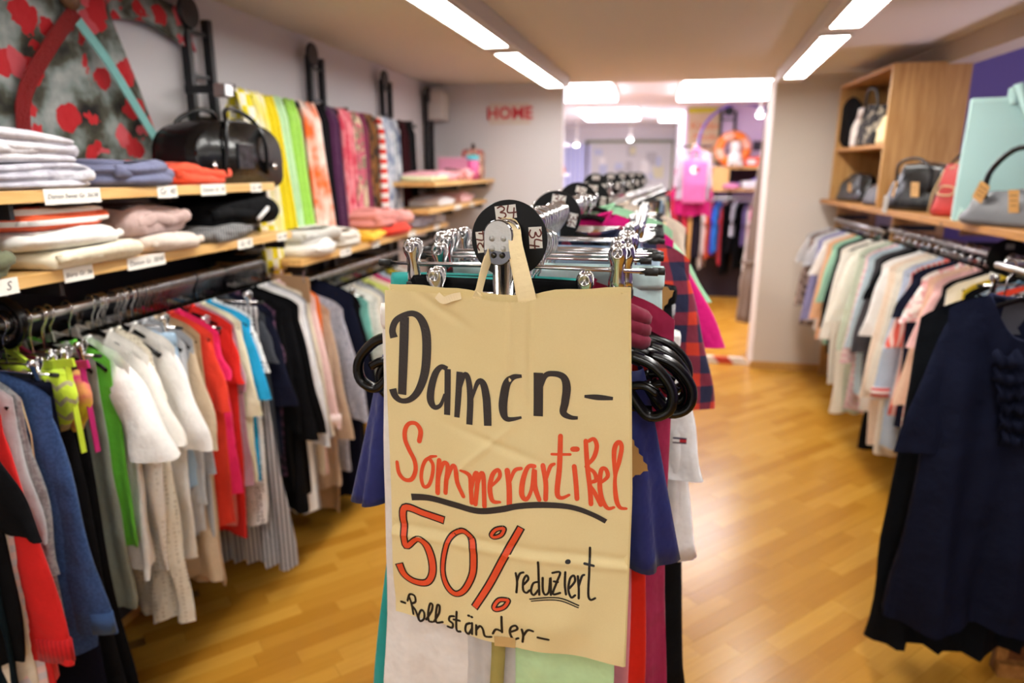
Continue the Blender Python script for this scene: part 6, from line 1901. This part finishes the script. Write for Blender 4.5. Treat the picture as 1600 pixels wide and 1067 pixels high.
# orange and red goods on a shelf along the left wall of the back room
t = thing('goods_rack', 'white rack with orange and red goods left of the back doorway', 'rack', (-1.0, 7.2, 0))
for z in (0.95, 1.25, 1.55, 1.85):
    MB().box((0, 0, z), (0.34, 0.7, 0.018)).build('rack_shelf', WHITEP, t)
for sy in (-0.34, 0.34):
    MB().box((-0.15, sy, 1.05), (0.03, 0.03, 2.1)).build('rack_post', WHITEP, t)
for i, (z, y, c, w, nm) in enumerate([(0.96, 7.1, '#d2372c', .2, 'red'), (1.26, 7.12, '#e05a2a', .24, 'orange-red'), (1.56, 7.1, '#e86a22', .26, 'orange'), (1.86, 7.1, '#c8662e', .2, 'rust orange'), (1.26, 7.42, '#3a3a48', .16, 'dark grey'), (1.56, 7.42, '#a83a3a', .18, 'brick red'), (1.86, 7.4, '#8a6a38', .16, 'ochre brown'), (0.96, 7.4, '#e8823a', .2, 'light orange')]):
    _gseed[0] += 1
    o = MB()
    rings = []
    for k_ in range(9):
        v = k_ / 8
        rings.append([((w * 0.55) * (1 - 0.5 * v ** 2) * math.copysign(abs(math.cos(TAU * j / 18)) ** 0.6, math.cos(TAU * j / 18)), w * 0.6 * (1 - 0.45 * v ** 2) * math.copysign(abs(math.sin(TAU * j / 18)) ** 0.6, math.sin(TAU * j / 18)), w * 0.9 * v + 0.008 * math.sin(j)) for j in range(18)])
    o.ring_loft(rings)
    ob = o.build('cloth_pouch', cloth(c), None, smooth=True, loc=(-0.98, y, z))
    MB().tube(smooth_line([(0, -w * 0.3, w * 0.85), (0, -w * 0.2, w * 1.15), (0, w * 0.2, w * 1.15), (0, w * 0.3, w * 0.85)]), 0.01, n=6).build('handle', cloth(c), ob, smooth=True)
    tag(ob, nm + ' cloth pouch on the white wall rack in the back room', 'pouch', 'pouches on the white rack')
# kraft poster with yellow top edge
t = thing('paper_poster', 'brown paper poster with yellow top edge and red writing beside the lilac wall', 'poster', (0.66, 9.19, 2.0))
MB().box((0, 0, -0.02), (0.40, 0.006, 0.62)).build('sheet', plain('poster_paper', '#cdb99a', 0.8), t)
MB().box((0, -0.002, 0.32), (0.42, 0.01, 0.06)).build('top_edge', plain('poster_yellow', '#c9c02a', 0.7), t)
text_mesh('lettering', 'Kinder\nMode\n-50%', 0.13, plain('poster_red', '#d2704c', 0.7), t, (0, -0.006, 0.0), (math.radians(90), 0, 0), 0.15, 0.001)
# hoop, ladder upright and shelf on the lilac wall
t = thing('hula_hoop', 'large lilac hoop hanging on the lilac wall', 'hoop', (1.05, 8.94, 1.90))
MB().tube([(0.47 * math.cos(TAU * i / 48), 0, 0.47 * math.sin(TAU * i / 48)) for i in range(48)], 0.018, n=8, closed=True).build('ring', plain('hoop_lilac', '#7f6ac4', 0.4), t, smooth=True)
t = thing('wall_upright', 'black ladder upright on the lilac wall behind the orange ring', 'shelf upright', (0.93, 9.2, 0))
for dx in (-0.085, 0.085):
    MB().box((dx, -0.035, 1.15), (0.032, 0.035, 2.3)).build('post', BLACKM, t)
for i in range(11):
    MB().box((0, -0.035, 0.3 + i * 0.19), (0.14, 0.014, 0.014)).build('rung', BLACKM, t)
MB().lathe([(0, -0.08), (0.055, -0.078), (0.055, -0.06), (0, -0.06)], 18, (0, 0, 2.30), axis='Y').build('end_disc', BLACKM, t)
t = thing('goods_shelf', 'pale wooden double shelf on the lilac wall above the far clothes', 'shelf', (1.12, 8.98, 1.38))
MB().box((0, 0, 0.245), (0.78, 0.4, 0.028)).build('top_board', SHELFW, t)
MB().box((0, 0, -0.014), (0.78, 0.4, 0.028)).build('lower_board', SHELFW, t)
MB().box((-0.28, -0.19, 0.115), (0.22, 0.014, 0.23)).build('front_panel', SHELFW, t)
MB().box((0.08, 0.19, 0.115), (0.56, 0.012, 0.23)).build('back_panel', plain('shelf_dark', '#4a3040', 0.8), t)
for sx in (-0.385, 0.385):
    MB().box((sx, 0, 0.115), (0.018, 0.4, 0.23)).build('side_panel', SHELFW, t)
zt = 1.38 + 0.26
t = thing('swim_ring', 'orange and pink inflatable ring leaning on the lilac wall shelf', 'swim ring', (0.98, 8.86, zt + 0.205))
ORG, PNK = plain('ring_orange', '#ef7a1c', 0.35), plain('ring_pink', '#f2b49a', 0.35)
for i in range(8):
    a0, a1 = TAU * i / 8, TAU * (i + 1) / 8
    MB().tube([(0.15 * math.cos(a0 + (a1 - a0) * q / 6), 0, 0.15 * math.sin(a0 + (a1 - a0) * q / 6)) for q in range(7)], 0.052, n=12).build('segment', ORG if i % 2 else PNK, t, smooth=True)
MB().tube([(0.20 * math.cos(TAU * i / 40), 0, 0.20 * math.sin(TAU * i / 40)) for i in range(40)], 0.012, n=6, closed=True).build('outer_cord', ORG, t, smooth=True)
t = thing('plush_toy', 'small white plush toy sitting inside the orange ring', 'toy', (1.0, 8.79, zt))
mbp = MB().lathe([(0, 0.0), (0.06, 0.01), (0.085, 0.09), (0.06, 0.17), (0.0, 0.19)], 16)
mbp.build('body', cloth('#ece8e4'), t, smooth=True)
MB().lathe([(0, 0.17), (0.05, 0.18), (0.062, 0.23), (0.045, 0.28), (0, 0.295)], 16).build('head', cloth('#f0ece8'), t, smooth=True)
for s in (-1, 1):
    MB().lathe([(0, 0.26), (0.018, 0.27), (0.02, 0.30), (0, 0.315)], 10, (s * 0.042, 0, 0)).build('ear', cloth('#d8b490'), t, smooth=True)
    MB().tube([(s * 0.05, -0.05, 0.04), (s * 0.07, -0.1, 0.025)], 0.026, n=8).build('foot', cloth('#e2dcd4'), t, smooth=True)
for i, (x, c, w, h, lab) in enumerate([(1.20, '#e8412a', 0.16, 0.11, 'red toy box on the lilac wall shelf'), (1.33, '#f05a2c', 0.12, 0.12, 'orange-red toy box on the lilac wall shelf'), (1.44, '#f0d36a', 0.10, 0.22, 'yellow and white picture book at the end of the lilac wall shelf')]):
    t = thing('toy_box' if i < 2 else 'picture_book', lab, 'box' if i < 2 else 'book', (x, 8.9, zt))
    MB().box((0, 0, h / 2), (w, 0.14 if i < 2 else 0.03, h)).build('body', plain('toy_%d' % i, c, 0.5), t, bevel=0.006)
    MB().box((0, -0.071 if i < 2 else -0.016, h / 2), (w * 0.6, 0.002, h * 0.5)).build('print_panel', plain('toy_p%d' % i, '#f2ece4', 0.5), t)
t = thing('small_picture', 'small dark picture with a pink patch on the lilac wall', 'picture', (1.32, 9.19, 1.89))
MB().box((0, 0, 0), (0.17, 0.014, 0.15)).build('frame', plain('pic_frame', '#cdb6d6', 0.6), t)
MB().box((-0.02, -0.008, 0), (0.10, 0.004, 0.11)).build('dark_print', plain('pic_dark', '#3a3344', 0.6), t)
MB().box((0.045, -0.008, 0), (0.035, 0.004, 0.10)).build('pink_print', plain('pic_pink', '#c46a86', 0.6), t)
folded('pink folded cloth inside the lilac wall shelf', 0.98, 8.86, 1.382, 0.2, 0.26, 0.06, cloth('#d98ab0'), math.radians(-90), 1, 'cloths inside the lilac wall shelf', 'folded_cloth', 'cloth')
folded('white folded cloth inside the lilac wall shelf', 1.24, 8.86, 1.382, 0.28, 0.26, 0.09, cloth('#e6e2e6'), math.radians(-90), 2, 'cloths inside the lilac wall shelf', 'folded_cloth', 'cloth')
# far clothes rail, along the lilac wall
t = thing('clothes_rail', 'steel clothes rail under the lilac wall shelf in the back room', 'clothes rail', (0.98, 8.85, 1.27))
MB().tube([(-0.55, 0, 0), (0.55, 0, 0)], 0.0125, n=10).build('tube', STEEL, t, smooth=True)
for sx in (-0.45, 0.45):
    MB().box((sx, 0.17, 0.01), (0.01, 0.34, 0.03)).build('rail_bracket', BLACKM, t)
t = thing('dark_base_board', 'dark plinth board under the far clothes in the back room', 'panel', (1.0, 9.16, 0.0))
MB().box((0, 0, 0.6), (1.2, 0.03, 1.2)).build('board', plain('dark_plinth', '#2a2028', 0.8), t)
far = [(0.46, 'blouse', 'black dotted blouse', '#1a1a1e', 0.55), (0.52, 'top', 'dark teal top', '#123c4a', 0.6), (0.58, 'trousers', 'dark jeans', '#2a3040', 0.85), (0.64, 'blouse', 'black blouse', '#131316', 0.7), (0.70, 'dress', 'oatmeal dress', '#cfc4b4', 0.78), (0.76, 'blouse', 'white blouse', '#e9e4e0', 0.62), (0.80, 'top', 'orange-red top', '#e0562e', 0.66),
       (0.84, 'blouse', 'violet blue blouse', '#3c35b8', 0.62), (0.88, 'shirt', 'bright blue shirt', '#2c7ede', 0.58), (0.93, 'dress', 'crimson dress', '#b01f2e', 0.74), (0.98, 'trousers', 'black slim trousers', '#141417', 0.85), (1.03, 'blouse', 'black sheer blouse', '#1d1b20', 0.6), (1.08, 'top', 'silver white top', '#dcdce6', 0.40),
       (1.14, 'jacket', 'black jacket', '#101013', 0.80), (1.19, 'top', 'dusk purple top', '#6a5a90', 0.5), (1.24, 'dress', 'long white dress', '#e6dfd8', 0.86), (1.29, 'top', 'neon pink top', '#e8309a', 0.45), (1.33, 'top', 'scarlet top', '#e03a2a', 0.42), (1.38, 'dress', 'long cream dress', '#d9ccba', 0.95)]
for x, nm, sh, c, ln in far:
    garment(nm, sh + ' on the far rail under the lilac wall shelf', sh + ' in the back room', 'top' if nm in ('top', 'blouse', 'shirt') else nm, cloth(c), x, 8.85, 1.27, ln, hw=0.2, sleeve=None if nm == 'trousers' else 'short', rotz=math.radians(90) + random.Random(int(x * 100)).uniform(-0.5, -0.25), group='clothes on the far rail', nv=10, nu=14,
            hook=0.06, hang='clip' if nm == 'trousers' else 'plastic')
# pink apron and hanging children's clothes on a hook stand
t = thing('hook_stand', 'slim wooden stand with black hooks carrying the pink apron', 'stand', (0.46, 7.62, 0))
MB().tube([(0, 0, 0.03), (0, 0, 1.86)], 0.018, n=10).build('post', PINE, t, smooth=True)
MB().lathe([(0, 0), (0.2, 0.0), (0.2, 0.02), (0.03, 0.04), (0, 0.04)], 20).build('foot', PINE, t)
MB().tube([(-0.17, 0, 1.84), (0.17, 0, 1.84)], 0.011, n=8).build('cross_bar', BLACKM, t)
for dx in (-0.1, 0, 0.1):
    MB().tube([(dx, 0, 1.84), (dx, -0.05, 1.82), (dx, -0.06, 1.85)], 0.006, n=6).build('hook', BLACKM, t)
garment('shirt', 'white and pale pink child shirt hanging on the hook stand', 'white and pale pink child shirt', 'top', cloth('#a89aa4'), 0.46, 7.56, 1.84, 0.5, hw=0.17, sleeve='long', sl=0.32, hook=0.05, group='clothes on the hook stand')
garment('jacket', 'magenta child jacket behind the apron', 'magenta child jacket', 'jacket', cloth('#b0125e'), 0.46, 7.60, 1.70, 0.52, hw=0.19, sleeve='short', sl=0.3, hook=0.05, group='clothes on the hook stand', T=0.06, with_hanger=False)
t = thing('pink_apron', 'pink child apron with bib and pocket on the hook stand', 'apron', (0.47, 7.49, 1.26))
APK = cloth('#c9689a')
vs, fs = [], []
for i in range(13):
    for j in range(13):
        u, v = j / 12 - 0.5, i / 12
        w = 0.235 + 0.0 * v
        vs.append((u * w, -0.006 * math.sin(u * 9 + v * 3), 0.44 * (1 - v)))
for i in range(12):
    for j in range(12):
        a = i * 13 + j
        fs.append((a, a + 13, a + 14, a + 1))
MB().add(vs, fs).build('bib', APK, t, smooth=True, solid=0.008)
MB().box((0, -0.012, 0.11), (0.225, 0.008, 0.19)).build('pocket', cloth('#bd5a8a'), t, bevel=0.003)
MB().strap(smooth_line([(-0.05, 0, 0.43), (-0.03, 0.0, 0.52), (0, 0.02, 0.58), (0.03, 0, 0.52), (0.05, 0, 0.43)]), 0.02, 0.004, (1, 0, 0.2)).build('neck_strap', APK, t)
MB().lathe([(0, -0.014), (0.04, -0.012), (0, -0.010)], 16, (-0.01, 0, 0.34), axis='Y').build('emblem', plain('apron_emblem', '#f0e6dc', 0.7), t)
MB().lathe([(0, -0.017), (0.024, -0.015), (0, -0.012)], 14, (0.018, 0, 0.345), axis='Y').build('emblem_spot', plain('apron_spot', '#b02038', 0.7), t)
for i, (x, c, ln, lab) in enumerate([(0.42, '#26202a', 0.7, 'black'), (0.34, '#b8283c', 0.45, 'dark red')]):
    garment('dress', lab + ' child dress low on the hook stand', lab + ' child dress', 'dress', cloth(c), x, 7.66, 1.42, ln, hw=0.15, hook=0.04, group='clothes on the hook stand', with_hanger=False, T=0.08, nv=10, nu=14)
# taupe curtain at the doorway's right side
t = thing('door_curtain', 'taupe knotted curtain hanging beside the right door column', 'curtain', (0.93, 6.22, 0.30))
rings = []
for i in range(25):
    v = i / 24
    z = 1.75 * (1 - v)
    kn = 1 - 0.25 * gauss(v - 0.70, 0.04) + 0.25 * gauss(v - 0.80, 0.07) + 0.35 * max(0, v - 0.86)
    rings.append([((0.025 + 0.055 * v) * kn * math.cos(TAU * j / 36) * (1 + 0.16 * math.sin(7 * TAU * j / 36 + 2 * v)) - 0.05 * v + 0.03, 0.09 * kn * math.sin(TAU * j / 36) * (1 + 0.16 * math.sin(6 * TAU * j / 36)), z) for j in range(36)])
MB().ring_loft(rings).build('drape', cloth('#8a786c'), t, smooth=True)
MB().tube([(0.0, 0, 1.75), (0.02, 0, 2.0)], 0.006, n=6).build('cord', BLACKM, t)
MB().tube([(-0.01 + 0.075 * math.cos(TAU * i / 20), 0.085 * math.sin(TAU * i / 20), 0.52) for i in range(20)], 0.018, n=6, closed=True).build('knot_band', cloth('#7c6a5e'), t, smooth=True)
